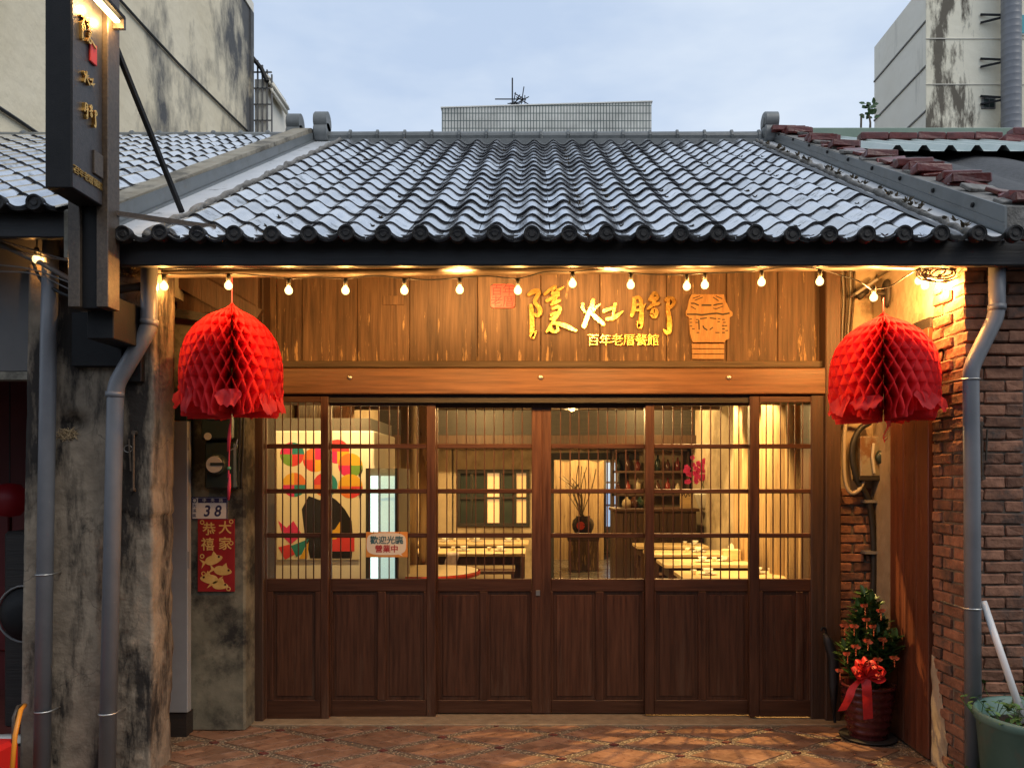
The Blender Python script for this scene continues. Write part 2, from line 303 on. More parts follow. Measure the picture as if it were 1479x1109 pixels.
    def leaf(s, p, d, nrm, l, wd, bend=.15):
        d = Vector(d).normalized(); nrm = Vector(nrm); x = d.cross(nrm)
        if x.length < 1e-3: x = d.cross(Vector((1, .3, .2)))
        x.normalize(); nn = x.cross(d); p = Vector(p); n = len(s.v)
        s.v += [tuple(q) for q in (p, p+d*l*.35+x*wd*.5-nn*bend*l*.1, p+d*l*.75+x*wd*.36-nn*bend*l*.5, p+d*l-nn*bend*l, p+d*l*.75-x*wd*.36-nn*bend*l*.5, p+d*l*.35-x*wd*.5-nn*bend*l*.1, p+d*l*.55+nn*wd*-.12-nn*bend*l*.25)]
        s.f += [(n, n+1, n+6), (n+1, n+2, n+6), (n+2, n+3, n+6), (n+3, n+4, n+6), (n+4, n+5, n+6), (n+5, n, n+6)]; return s
    def mesh(s, name='m', smooth=False):
        me = bpy.data.meshes.new(name); me.from_pydata(s.v, [], s.f)
        bm = bmesh.new(); bm.from_mesh(me); bmesh.ops.recalc_face_normals(bm, faces=bm.faces); bm.to_mesh(me); bm.free()
        if smooth: 
            for p in me.polygons: p.use_smooth = True
        return me
    def build(s, name, mat, parent=None, smooth=False):
        me = s.mesh(name, smooth); return obj(name, me, mat, parent)
def smooth_angle(o, a=40):
    me = o.data
    for p in me.polygons: p.use_smooth = True
    me.set_sharp_from_angle(angle=R(a)); return o
def text(s, size, mat, parent, at, rot=(90, 0, 0), name='lettering', ext=.001, align='CENTER', sx=1, bold=0, shear=0):
    cu = bpy.data.curves.new('t', 'FONT'); cu.body = s; cu.size = size; cu.align_x = align; cu.align_y = 'CENTER'; cu.extrude = ext; cu.offset = bold; cu.shear = shear; cu.resolution_u = 3
    to = bpy.data.objects.new('t', cu); col.objects.link(to); dg = bpy.context.evaluated_depsgraph_get(); me = bpy.data.meshes.new_from_object(to.evaluated_get(dg))
    bpy.data.objects.remove(to); me.materials.clear()
    m = Matrix.Translation(at) @ Matrix.Rotation(R(rot[2]), 4, 'Z') @ Matrix.Rotation(R(rot[1]), 4, 'Y') @ Matrix.Rotation(R(rot[0]), 4, 'X') @ Matrix.Diagonal((sx, 1, 1, 1))
    return obj(name, me, mat, parent, m)
def lamp(kind, loc, power, color, parent=None, size=.03, aim=None, spot=None, blend=.5):
    ld = bpy.data.lights.new('lamp_light', kind); ld.energy = power; ld.color = color; ld.shadow_soft_size = size
    if spot: ld.spot_size = R(spot); ld.spot_blend = blend
    o = bpy.data.objects.new('lamp_light', ld); col.objects.link(o)
    m = Matrix.Translation(loc)
    if aim is not None: m = m @ (Vector(aim)-Vector(loc)).to_track_quat('-Z', 'Y').to_matrix().to_4x4()
    o.matrix_basis = m; adopt(o, parent); return o
def catmull(pts, k=5):
    if len(pts) < 3: return [Vector(pts[0]).lerp(Vector(pts[1]), i/k) for i in range(k+1)]
    pts = [Vector(p) for p in pts]; out = []; q = [pts[0]*2-pts[1]]+pts+[pts[-1]*2-pts[-2]]
    for i in range(1, len(q)-2):
        a, b, c, d = q[i-1:i+3]
        for j in range(k):
            t = j/k; out.append(.5*((2*b)+(c-a)*t+(2*a-5*b+4*c-d)*t*t+(3*b-a-3*c+d)*t*t*t))
    out.append(pts[-1]); return out
def xprism(poly, x0, x1):          # poly: (y, z) points, extruded along x
    b = MB().prism(poly, 0, 1); b.v = [(x0 if v[1] == 0 else x1, v[0], v[2]) for v in b.v]; return b
# ================================================================ ground
g = MB().box(-400, 400, -60, 600, -.3, -.035).build('street', m_street); tag(g, kind='structure')
base = MB().box(-3.6, 3.2, 3.0, 4.86, -.034, 0).build('porch_pavement', m_pebble); tag(base, kind='structure')
A2, B2, O2 = Vector((.312, .222)), Vector((.350, -.176)), Vector((-.212, 4.411))
def rhomb(sa, sb, h, z0=-.01):
    c = [A2*sa+B2*sb, A2*sa-B2*sb, -A2*sa-B2*sb, -A2*sa+B2*sb]; b = MB(); n = 4
    k = .985
    b.v = [(p.x, p.y, z0) for p in c]+[(p.x, p.y, h-.002) for p in c]+[(p.x*k, p.y*k, h) for p in c]
    for q in range(2):
        for i in range(4): b.f.append((q*4+i, q*4+(i+1) % 4, q*4+4+(i+1) % 4, q*4+4+i))
    b.f.append((8, 9, 10, 11)); return b.mesh('paver')
pv = rhomb(.1375, .1375, .005); pn = rhomb(.045, .045, .007)
cand = []
for i in range(-9, 10):
    for j in range(-9, 10):
        for a in range(3):
            for b_ in range(3):
                c = O2+A2*(i+.085+.2766*(a+.5))+B2*(j+.085+.2766*(b_+.5))
                if -2.12 < c.x < 2.12 and 3.72 < c.y < 4.80 and abs(c.x) < 2.1: cand.append((c, pv, m_pave, 'paver'))
        c = O2+A2*i+B2*j
        if -2.1 < c.x < 2.1 and 3.8 < c.y < 4.82: cand.append((c, pn, m_pave_node, 'node_paver'))
cand.sort(key=lambda q: -q[0].y)
cand = [q for q in cand if q[0].y > 4.02]
for c, me, mt, nm in cand[:330]:
    obj(nm, me, mt, base, Matrix.Translation((c.x, c.y, random.uniform(-.0012, .0012))) @ Matrix.Rotation(random.uniform(-.012, .012), 4, 'X') @ Matrix.Rotation(random.uniform(-.01, .01), 4, 'Z'))
MB().box(-2.16, 2.16, 4.80, 5.12, -.03, .012, .004).build('threshold', m_strip, base)
ifl = MB().box(-2.2, 2.2, 5.13, 17, -.03, .01).build('interior_floor', m_ifloor); tag(ifl, kind='structure')
# ================================================================ the shop house
house = thing('shop_house', 'old single storey shop house with grey tiled roof and glazed wooden sliding doors', 'house', (0, 5, 0))
TH = math.atan2(2.08, 3.7); CT, ST = math.cos(TH), math.sin(TH)
def roofm(x, s, z=0, y0=3.7, z0=2.700, th=TH):    # a point on the roof plane, s metres up the slope
    c, t = math.cos(th), math.sin(th)
    m = Matrix(((1, 0, 0), (0, c, -t), (0, t, c))).to_4x4(); m.translation = (x, y0+s*c-z*t, z0+s*t+z*c); return m
SLOPE = math.hypot(2.08, 3.7)
TW, TL = .177, SLOPE/20
def prof(u): 
    q = (1+math.cos(2*math.pi*u))/2; return .043*q**1.3-.009
def tile_mesh():
    n = 12; b = MB(); l = TL+.03
    for i in range(n+1):
        u = i/n-.5; x = u*TW; z = prof(u)
        b.v += [(x, 0, z+.013-.012), (x, 0, z+.013), (x, l, z+.002)]
    for i in range(n):
        a = i*3; c = a+3; b.f += [(a, c, c+1, a+1), (a+1, c+1, c+2, a+2)]
    me = bpy.data.meshes.new('tile'); me.from_pydata(b.v, [], b.f); me.materials.append(m_tile); me.materials.append(m_tedge_shade)
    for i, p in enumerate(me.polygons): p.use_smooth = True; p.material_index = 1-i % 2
    me.set_sharp_from_angle(angle=R(50)); return me
tile = tile_mesh()
def tile_field(parent, xs, rows, limit, visible=lambda x, y: True, z0=2.700, th=TH, tl=TL, edge=None):
    lst = []
    for j in range(rows):
        for x in xs:
            m = roofm(x, j*tl-.03, 0, 3.7, z0, th)
            if visible(x, m.translation.y): lst.append((j, x))
    if edge: lst.sort(key=lambda q: 0 if edge(q[1], 3.7+(q[0]*tl-.03)*math.cos(th)) else 1)
    rest = MB()
    for k, (j, x) in enumerate(lst):
        m = roofm(x+random.uniform(-.002, .002), j*tl-.03+random.uniform(-.005, .005), random.uniform(-.0015, .0015), 3.7, z0, th) @ Matrix.Rotation(random.uniform(-.014, .014), 4, 'Z') @ Matrix.Rotation(random.uniform(-.016, .016), 4, 'Y') @ Matrix.Rotation(random.uniform(-.012, .012), 4, 'X')
        if k < limit: obj('tile', tile, None, parent, m)
        else:
            b0 = len(rest.v); rest.v += [tuple(m @ v.co) for v in tile.vertices]; rest.f += [tuple(b0+i for i in p.vertices) for p in tile.polygons]
    if rest.v:
        me = bpy.data.meshes.new('tile_course'); me.from_pydata(rest.v, [], rest.f)
        for p in me.polygons: p.use_smooth = True
        me.set_sharp_from_angle(angle=R(50))
        me.materials.append(m_tile); me.materials.append(m_tedge_shade)
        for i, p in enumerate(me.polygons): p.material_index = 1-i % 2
        tag(obj('tile_course', me, None, parent), kind='stuff')
def slab(x0, x1, y0, z0, y1, z1, t): return xprism([(y0, z0), (y1, z1), (y1, z1-t), (y0, z0-t)], x0, x1)
roof = slab(-2.12, 2.27, 3.76, 2.700+.06*TH*0+.0, 7.4, 4.74, .07).build('roof', m_dark, house)
slab(-2.12, 2.27, 7.4, 4.735, 11.3, 2.75, .07).build('back_roof', m_dark, house)
X0, X1 = -1.88, 2.09
cols = [X0+TW*(i+.5) for i in range(int((X1-X0)/TW+.5))]
tile_field(roof, cols, 20, 13*len(cols))
# eave end tiles, along the whole front
def eave_mesh():
    b = MB(); n = 12
    for i in range(n+1):
        u = i/n-.5; x = u*TW; z = prof(u)
        b.v += [(x, 0, z+.012), (x, .002, z-.016-.008*math.cos(2*math.pi*u)), (x, .02, z-.016-.008*math.cos(2*math.pi*u))]
    for i in range(n):
        a = i*3; c = a+3; b.f += [(a, c, c+1, a+1), (a+1, c+1, c+2, a+2)]
    b.lathe([(0, -.016), (.014, -.016), (.018, -.012), (.026, -.012), (.03, -.018), (.036, -.018), (.037, -.021), (.0395, -.018), (.0395, .02)], (0, -.006, .014), 20, 'Y')
    return b.mesh('eave_tile', True)
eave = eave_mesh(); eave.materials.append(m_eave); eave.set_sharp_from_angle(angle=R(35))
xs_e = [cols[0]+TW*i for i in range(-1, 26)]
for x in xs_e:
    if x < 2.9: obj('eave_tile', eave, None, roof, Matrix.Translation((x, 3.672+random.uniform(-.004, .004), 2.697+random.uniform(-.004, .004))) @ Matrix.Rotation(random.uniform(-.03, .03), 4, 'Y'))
# ridge
for i in range(17):
    x = -2.04+i*.262
    if x > 2.05: break
    MB().tube([(x, 7.42, 4.83), (x+.235, 7.42, 4.833), (x+.238, 7.42, 4.833), (x+.258, 7.42, 4.833)], [.055, .055, .07, .07], 12).build('ridge_tile', m_ridge, roof, False)
MB().box(-2.0, 2.2, 7.36, 7.5, 4.745, 4.80).build('ridge_bed', m_ridge, roof)
def ridge_end(x, y, z, parent, s=1):
    b = MB()
    for dz in (0, .11): b.lathe([(0, -.07), (.05*s, -.07), (.06*s, -.06), (.085*s, -.06), (.095*s, -.05), (.095*s, .07), (.0, .07)], (x, y, z+dz), 18, 'X')
    o = b.build('ridge_end_tile', m_ridge, parent); return smooth_angle(o)
ridge_end(-2.07, 7.40, 4.86, roof); ridge_end(2.24, 7.40, 4.86, roof)
# verge strips: flat metal valley, cement fillet and upstand on both sides
def verge(xa, xb, name, mat, z, t=.02):
    b = MB(); K = 24
    return slab(xa, xb, 3.70, 2.700+z, 7.36, 2.700+z+3.66*math.tan(TH), t).build(name, mat, roof)
verge(-2.13, X0+.02, 'valley_strip', m_gut, .012)
verge(X1-.02, 2.26, 'valley_strip', m_gut, .012)
def fillet(x):
    b = MB(); pts = []; rs = []
    for i in range(70):
        s = i/69*(SLOPE-.05); m = roofm(x+random.uniform(-.008, .008), s, .02+random.uniform(-.006, .01)); pts.append(m.translation); rs.append(random.uniform(.010, .024))
    b.tube(pts, rs, 7); b.build('cement_fillet', m_mortar, roof, True)
fillet(X0-.005); fillet(X1+.005)
for i in range(46):                                    # moss and crumbs along the right fillet
    m = roofm(X1+random.uniform(-.03, .03), random.uniform(0, SLOPE*.9), .04)
    if i == 0: mossb = MB()
    for k in range(5): mossb.leaf(m.translation, (random.uniform(-1, 1), random.uniform(-1, .2), random.uniform(.2, 1)), (0, 0, 1), random.uniform(.02, .04), .015)
for i in range(90):                                    # crumbs of moss caught at the tile laps
    x = cols[random.choice((2, 5, 8, 11, 11, 12, 14, 17, 19, 20))]+TW*random.choice((.18, .5, .5)); j = random.randrange(0, 17); m = roofm(x, j*TL-.03, .018)
    for k in range(5): mossb.leaf(m.translation, (random.uniform(-1, 1), random.uniform(-1, .2), random.uniform(.1, .7)), (0, 0, 1), random.uniform(.014, .028), .012)
tag(mossb.build('moss', m_dry, roof), kind='stuff')
# front board, soffit battens
MB().box(-2.06, 2.9, 3.742, 3.785, 2.583, 2.735, .006).build('fascia_board', m_fascia, house)
MB().box(-2.12, 2.24, 3.80, 3.87, 2.63, 2.68).build('eave_beam', m_dark, house)
for i in range(9): x = -2.0+i*.51; slab(x, x+.06, 4.3, 2.700+.6*.573-.075, 7.3, 4.655, .08).build('rafter', m_dark, roof)
# walls: gables and back of the room
for (xa, xb) in ((-2.32, -2.17), (2.17, 2.32)):
    xprism([(4.98, 0), (11.2, 0), (11.2, 2.75), (7.4, 4.66), (4.98, 3.28)], xa, xb).build('wall', m_iwall, house)
# signboard planks above the doors
jx = [358, 400, 437, 517, 592, 690, 781, 866, 962, 1048, 1122, 1186, 1214]
for a, b_ in zip(jx[:-1], jx[1:]):
    xa, xb = P(a, 0, 5.0).x, P(b_, 0, 5.0).x; dy = random.uniform(-.006, .006)
    MB().box(xa+.0015, xb-.0015, 4.985+dy, 5.03, 2.27, 3.25, .004).build('plank', m_board, house)
MB().box(P(553, 0, 4.97).x, P(583, 0, 4.97).x, 4.972, 4.983, P(0, 440, 4.97).z, P(0, 427, 4.97).z, .002).build('patch_board', m_board, house)
MB().box(P(370, 0, 4.95).x, P(1212, 0, 4.95).x, 4.93, 5.02, P(0, 531, 4.93).z, P(0, 521, 4.93).z, .006).build('ledge_moulding', m_grey_wood, house)
lint = MB().box(P(372, 0, 4.90).x, P(1192, 0, 4.90).x, 4.88, 5.10, P(0, 569, 4.88).z, P(0, 531.5, 4.88).z, .006).build('lintel', m_lint, house)
for x in (505, 781, 1053):
    MB().lathe([(0, -.006), (.010, -.006), (.016, 0), (.016, .004)], P(x, 545, 4.876), 14, 'Y').build('bolt', m_steel, lint, True)
MB().box(-2.1, 2.1, 4.92, 5.1, P(0, 582, 4.95).z, P(0, 569.5, 4.9).z).build('door_track', m_dark, house)
for (a, b_, d) in ((352, 380, 4.86), (1172, 1212, 4.90)):
    MB().box(P(a, 0, d).x, P(b_, 0, d).x, d, 5.1, .01, 3.2 if a < 800 else P(0, 569, 4.9).z, .006).build('door_post', m_post, house)
MB().box(P(1192, 0, 4.88).x, P(1214, 0, 4.88).x, 4.87, 5.1, .01, 3.2, .006).build('door_post', m_post, house)
MB().box(-1.88, 1.86, 5.036, 5.12, .005, .06).build('sill_light_stop', m_post, house)  # unseen strip added behind the doors to stop light leaking under them
MB().box(-1.88, 1.86, 4.90, 5.036, .005, .0135).build('sill_plate', m_strip, house)
# ---------------------------------------------------------------- sliding doors
def door(x0, x1, d, gx0, gx1, panels, top, bot, nbar, label):
    T = .036; X = lambda x: P(x, 0, d).x; Z = lambda y: P(0, y, d).z
    fr = MB(); c = .003
    fr.box(X(x0), X(gx0), d, d+T, Z(bot), Z(top), c); fr.box(X(gx1), X(x1), d, d+T, Z(bot), Z(top), c)
    fr.v = [v for v in fr.v]
    o = fr.build('sliding_door', m_door, house); tag(o, label)
    for (ya, yb) in ((top, top+9), (836, 854), (1011, bot)):
        MB().box(X(gx0)+.0005, X(gx1)-.0005, d+.002, d+T-.002, Z(yb), Z(ya), c).build('rail', m_doorh, o)
    for y in (641, 706, 770):
        MB().box(X(gx0)+.0005, X(gx1)-.0005, d+.003, d+T-.004, Z(y+6.5), Z(y), c).build('crossbar', m_doorh, o)
    ys = [top+9, 641, 647.5, 706, 712.5, 770, 776.5, 836]
    for k in range(4):
        MB().box(X(gx0), X(gx1), d+.022, d+.025, Z(ys[2*k+1]), Z(ys[2*k])).build('pane', m_glass, o)
    bm_ = MB().box(-.0035, .0035, -.003, .003, Z(836), Z(top+9)).mesh('bar')
    for k in range(nbar):
        x = X(gx0)+(X(gx1)-X(gx0))*(k+1)/(nbar+1)+random.uniform(-.003, .003)
        obj('bar', bm_, m_door, o, Matrix.Translation((x, d+.015, 0)))
    px = gx0
    for (a, b_) in panels:
        if a > px+.5: MB().box(X(px), X(a), d+.001, d+T-.003, Z(1011)+.0005, Z(854)-.0005, c).build('mullion', m_door, o)
        MB().box(X(a)-.002, X(b_)+.002, d+.016, d+.026, Z(1011)-.002, Z(854)+.002).build('panel', m_door, o)
        MB().box(X(a)+.022, X(b_)-.022, d+.010, d+.0165, Z(1011)+.025, Z(854)-.025, .005).build('raised_field', m_door, o)
        px = b_
    if px < gx1-.5: MB().box(X(px), X(gx1), d+.001, d+T-.003, Z(1011)+.0005, Z(854)-.0005, c).build('mullion', m_door, o)
    return o
door(366, 474, 4.905, 385, 463, [(394, 455)], 572, 1040, 6, 'narrow outer sliding door beside the meter wall')
door(472, 629, 4.950, 478, 616, [(480, 545), (557, 612)], 576.5, 1035, 9, None)
dc = door(628, 783, 4.995, 632, 768, [(634, 693), (704, 766)], 580, 1030, 9, None)
door(782.6, 936, 4.995, 796, 931, [(799, 860), (872, 928)], 580, 1030, 9, None)
door(932, 1086, 4.950, 945, 1082, [(948, 1009), (1020, 1080)], 576.5, 1032, 9, None)
door(1083, 1180, 4.905, 1097, 1171, [(1102, 1150), (1160, 1169)], 572, 1035, 6, None)
MB().box(P(774, 0, 4.99).x, P(780, 0, 4.99).x, 4.989, 4.996, P(0, 860, 4.99).z, P(0, 852, 4.99).z, .001).build('door_latch', m_steel, dc)
# meter wall at the left of the doors, brick strip at the right
MB().box(-2.30, P(354, 0, 4.7).x, 4.70, 4.97, 0, 3.2, .012).build('meter_wall', m_meterwall, house)
b = MB().bar(P(262, 400, 4.62), P(372, 462, 4.66), .05, .13); b.build('brace', m_post, house)
MB().bar(P(250, 452, 4.6), P(362, 470, 4.66), .05, .05).build('brace', m_dark, house)
MB().box(P(255, 0, 4.66).x, P(372, 0, 4.66).x, 4.66, 4.70, P(0, 452, 4.66).z, 3.1, .004).build('porch_boarding', m_post, house)
st = MB().box(P(1206, 0, 4.96).x, 2.3, 4.985, 5.12, 0, 3.2).build('brick_wall', m_joint, house)
MB().box(P(1206, 0, 4.96).x, 2.2, 4.972, 4.99, P(0, 715, 4.97).z, 3.2, .006).build('plaster', m_plas, st)
def brick_mesh(l, h, d, seed, mat):
    random.seed(seed); b = MB().box(-l/2, l/2, -d/2, d/2, -h/2, h/2, .006)
    b.v = [tuple(c+random.uniform(-.0038, .0038) for c in v) for v in b.v]; me = b.mesh('brick'); me.materials.append(mat); return me
BR = {}
def brick(parent, x, y, z, l, h, d, mat=m_brick, rz=0, tilt=0):
    k = (round(l, 3), round(h, 3), round(d, 3), mat.name, random.randint(0, 5))
    if k not in BR:
        stt = random.getstate(); BR[k] = brick_mesh(l, h, d, hash(k[:3]) % 999+k[4], mat); random.setstate(stt)
    return obj('brick', BR[k], None, parent, Matrix.Translation((x, y, z)) @ Matrix.Rotation(rz, 4, 'Z') @ Matrix.Rotation(tilt, 4, 'X'))
xa = P(1206, 0, 4.97).x
for r in range(24):
    z = .03+r*.061+.028
    sp = [(xa, xa+.11), (xa+.12, 2.17)] if r % 2 else [(xa, xa+.19), (xa+.2, 2.17)]
    for (a, b_) in sp: brick(st, (a+b_)/2, 4.985+random.uniform(-.003, .002), z, b_-a-.008, .052, .03)
# right inner wall of the porch with the dark red timber panel
rw = MB().box(2.175, 2.31, 4.19, 4.975, 0, 2.83, .01).build('porch_wall', m_plas, house)
pn_ = MB()
for k, (a, b_) in enumerate(((4.20, 4.335), (4.337, 4.49), (4.492, 4.66))):
    MB().box(2.140+k*.002, 2.176, a, b_, .013, 2.37, .003).build('panel_board', m_panel, rw)
MB().box(2.150, 2.176, 4.2, 4.66, 2.372, 2.43).build('panel_shade', m_dark, rw)  # dark strip standing in for the recess shadow above the panel
# interior shell
xprism([(11.0, 0), (11.12, 0), (11.12, 2.8), (11.0, 2.8)], -2.2, P(662, 0, 11).x-.07).build('wall', m_iwall, house)
wx0, wx1, wz0, wz1 = P(660, 0, 11).x, P(765, 0, 11).x, P(0, 760, 11).z, P(0, 678, 11).z
dx0, dx1, dz1 = P(797, 0, 11).x, P(897, 0, 11).x, P(0, 664, 11).z
MB().box(wx0-.07, dx0, 11.0, 11.12, 0, wz0).build('wall', m_iwall, house)
MB().box(wx0-.07, dx0, 11.0, 11.12, wz1, 2.8).build('wall', m_iwall, house)
MB().box(wx1, dx0, 11.0, 11.12, wz0, wz1).build('wall', m_iwall, house)
MB().box(wx0-.07, wx0, 11.0, 11.12, wz0, wz1).build('wall', m_iwall, house)
MB().box(dx0, dx1, 11.0, 11.12, dz1, 2.8).build('wall', m_iwall, house)
MB().box(dx1, 2.2, 11.0, 11.12, 0, 2.8).build('wall', m_iwall, house)
wf = MB()
for (a, b_, c_, e) in ((wx0, wx0+.05, wz0, wz1), (wx1-.05, wx1, wz0, wz1), (wx0+.05, wx1-.05, wz0, wz0+.05), (wx0+.05, wx1-.05, wz1-.05, wz1)): wf.box(a, b_, 10.97, 11.05, c_, e)
wo = wf.build('back_window', m_dark, house)
for k in range(1, 5):
    x = wx0+(wx1-wx0)*k/5; MB().box(x-.015, x+.015, 10.98, 11.02, wz0+.05, wz1-.05).build('bar', m_dark, wo)
MB().box(wx0+.05, wx1-.05, 10.985, 11.015, (wz0+wz1)/2-.015, (wz0+wz1)/2+.015).build('bar', m_dark, wo)
for k in range(5):
    MB().box(wx0+(wx1-wx0)*k/5+.02, wx0+(wx1-wx0)*(k+1)/5-.02, 11.03, 11.035, wz0+.05, wz1-.05).build('pane', m_meter if k in (0, 1, 3) else emit('lit_pane%d' % k, (1, .62, .28), (.0, .0, .5, 0, .28)[k]), wo)
df = MB()
for (a, b_, c_, e) in ((dx0-.1, dx0+.03, 0, dz1), (dx1-.03, dx1+.1, 0, dz1), (dx0-.1, dx1+.25, dz1, dz1+.1)): df.box(a, b_, 10.95, 11.05, c_, e)
df.build('door_frame', m_dark, house)
# corridor behind
MB().box(-1.4, 2.4, 16, 16.1, 0, 2.7).build('wall', m_iwall, house)
MB().box(-1.5, -1.4, 11.12, 16, 0, 2.7).build('wall', m_iwall, house); MB().box(2.2, 2.3, 11.12, 16, 0, 2.7).build('wall', m_iwall, house)
MB().box(-1.5, 2.4, 11.12, 16.1, 2.7, 2.75).build('ceiling', m_dark, house)
for k in range(4):
    y = 5.5+k*1.3; MB().box(-2.17, 2.17, y, y+.12, 2.62+.1*(k % 2), 2.75+.1*(k % 2)).build('ceiling_beam', m_dark, house)
MB().box(-2.17, 2.17, 10.52, 10.60, 2.02, 2.95).build('loft_board', m_dark, house)
MB().box(-2.17, 2.17, 10.44, 10.519, 2.00, 2.13, .006).build('loft_beam', m_post, house)
MB().box(-2.17, 2.17, 9.0, 9.1, 2.35, 2.47, .006).build('loft_beam', m_post, house)
MB().box(-2.17, 2.17, 7.2, 11.0, 2.95, 3.0).build('ceiling', m_dark, house)
# half round logs along the right inner wall
y = 5.55
while y < 8.0:
    r = random.uniform(.13, .19); x = 2.17-.02+random.uniform(-.015, .02)
    MB().tube([(x, y, .01), (x+random.uniform(-.01, .01), y, 1.0), (x+random.uniform(-.01, .01), y, 1.9), (x, y, 2.62)], [r*1.05, r, r*.97, r*.95], 14).build('log', m_log, house, True)
    y += r*2+.002
for (px0, px1, d) in ((578, 601, 7.4), (604, 622, 7.6)):
    MB().tube([(P((px0+px1)/2, 0, d).x, d, .01), (P((px0+px1)/2, 0, d).x+.01, d, 1.3), (P((px0+px1)/2, 0, d).x, d, 2.95)], (px1-px0)/2*d/F, 14).build('timber_post', m_log, house, True)
for k in range(7):
    MB().box(-2.165, -2.13, 6.9+k*.3, 7.19+k*.3, .01, 2.9, .004).build('wall_board', m_board, house)
for k in range(5): MB().box(-2.165+k*.17, -2.0+k*.17, 5.6+.0, 5.63, 1.95, 2.7, .004)
# ================================================================ far buildings
def far_wall(name, label, parts): pass
bl = thing('apartment_block', 'tall beige apartment block with black water stains on its blank side wall', 'building', (-8, 12, 0))
MB().box(-12, -6, 4, 16.2, 0, 11.35).build('wall', m_bl, bl)
MB().box(-12.1, -5.97, 3.9, 16.22, 11.35, 11.55).build('parapet', m_br2, bl)
MB().box(-6.0, -5.96, 16.05, 16.21, 0, 11.34).build('corner_pier', m_bl, bl)
cg = MB()
cx0, cx1, cz0, cz1 = -6.02, -5.62, P(0, 200, 16.4).z, P(0, 84, 16.4).z
for k in range(5): x = cx0+(cx1-cx0)*k/4; cg.box(x-.015, x+.015, 16.3, 16.33, cz0-1, cz1-.10*k)
for k in range(5): z = cz0+(cz1-.35-cz0)*k/4; cg.box(cx0, cx1, 16.3, 16.33, z-.012, z+.012)
cg.build('window_cage', m_wire_grey, bl)
MB().box(-6.0, -5.72, 16.35, 17.6, 2, P(0, 120, 16.5).z).build('rear_bay', m_br2, bl)
aw = MB(); pts = [P(365, 84, 16.25), P(378, 100, 16.25), P(386, 118, 16.25)]
aw.tube(pts, .05, 6); aw.build('cage_roof_bar', m_black, bl)
aw = MB(); prev = None
for k in range(7):
    a = k/6*1.4; q = P(384+18*math.sin(a), 118+32*(1-math.cos(a)), 16.6)
    if prev: aw.quad((prev.x, 16.3, prev.z), (q.x, 16.3, q.z), (q.x, 17.3, q.z), (prev.x, 17.3, prev.z))
    prev = q
o = aw.build('awning', m_br2, bl, True); sm = o.modifiers.new('s', 'SOLIDIFY'); sm.thickness = .05
def wall_cable(pxs, lab):
    pts = [Vector((-5.97, 6*F/(CX-x), ZC+(HY-y)*(6*F/(CX-x))/F)) for x, y in pxs]
    o = MB().tube(pts, .022, 6).build('cable', m_cable); tag(o, lab, 'cable')
wall_cable([(150, -22), (200, 33), (255, 92), (310, 146), (366, 200)], 'long black cable running diagonally down the stained apartment wall')
wall_cable([(-20, 146), (20, 172), (64, 202)], 'short black cable low on the stained apartment wall beside the projecting sign')
br = thing('pale_block', 'pale grey multi storey block with stained front and fat drain pipe', 'building', (9, 15, 0))
MB().box(7.12, 12, 14.02, 16.2, 0, 10.62).build('wall', m_br2, br)
MB().box(7.10, 12, 14.0, 14.02, 0, 11.6).build('front_wall', m_br, br)
MB().box(7.12, 12, 14.02, 14.3, 10.62, 11.6).build('parapet', m_br2, br)
for y in (122, 56, 190): MB().box(7.08, 12, 13.985, 14.0, P(0, y+1, 14).z, P(0, y, 14).z).build('string_course', m_br2, br)
for y in (30, 95, 160):
    z = P(0, y, 14).z; MB().box(7.10, 7.12, 14.03, 16.2, z, z+.03).build('groove', m_mortar, br)
wn = MB().box(P(1417, 0, 14).x, P(1437, 0, 14).x, 13.98, 14.01, P(0, 158, 14).z, P(0, 142, 14).z).build('window', m_mortar, br)
MB().box(P(1420, 0, 14).x, P(1427, 0, 14).x, 13.97, 13.985, P(0, 156, 14).z, P(0, 144, 14).z).build('pane', m_meter, wn)
MB().box(P(1428.5, 0, 14).x, P(1434.5, 0, 14).x, 13.97, 13.985, P(0, 156, 14).z, P(0, 144, 14).z).build('pane', m_meter, wn)
wn = MB().box(P(1472, 0, 14).x, P(1500, 0, 14).x, 13.97, 14.01, P(0, 52, 14).z, P(0, 22, 14).z).build('window', m_white, br)
MB().box(P(1474, 0, 14).x, P(1498, 0, 14).x, 13.96, 13.975, P(0, 50, 14).z, P(0, 24, 14).z).build('pane', M('teal_pane', (.10, .42, .45), None, .2, bump=0, rnd=0), wn)
b = MB(); px_ = P(1463, 0, 13.7).x; prf = []
z = 2.0
while z < 11.5:
    prf += [(.165, z), (.165, z+.105), (.1665, z+.11), (.1665, z+.115)]; z += .12
b.lathe(prf, (px_, 13.75, 0), 18); smooth_angle(b.build('drain_pipe', m_pvc, br), 60)
for y in (20, 85, 140, 190):
    z = P(0, y, 13.7).z; MB().bar((px_-.42, 13.98, z), (px_, 13.75, z), .03, .03).bar((px_-.42, 13.98, z+.15), (px_, 13.75, z), .03, .03).build('pipe_bracket', m_black, br)
bc = thing('tile_clad_block', 'low block clad in thin pale vertical tiles behind the roof ridge', 'building', P(790, 690, 24))
x0, x1 = P(638, 0, 24).x, P(941, 0, 24).x
xz = [(x0, 0), (x1, 0), (x1, P(0, 147, 24).z), (x0, P(0, 156, 24).z)]
MB().prism(xz, 24, 28).build('wall', m_clad, bc)
MB().prism([(x0-.03, P(0, 156.5, 24).z), (x1+.03, P(0, 147.5, 24).z), (x1+.03, P(0, 146, 24).z), (x0-.03, P(0, 155, 24).z)], 23.97, 28).build('coping', m_white, bc)
an = thing('antenna', 'rooftop television antenna with thin mast on the tile clad block', 'antenna', P(740, 153, 24.3))
MB().tube([P(740, 155, 24.3), P(740, 113, 24.3)], .022, 6).build('mast', m_black, an)
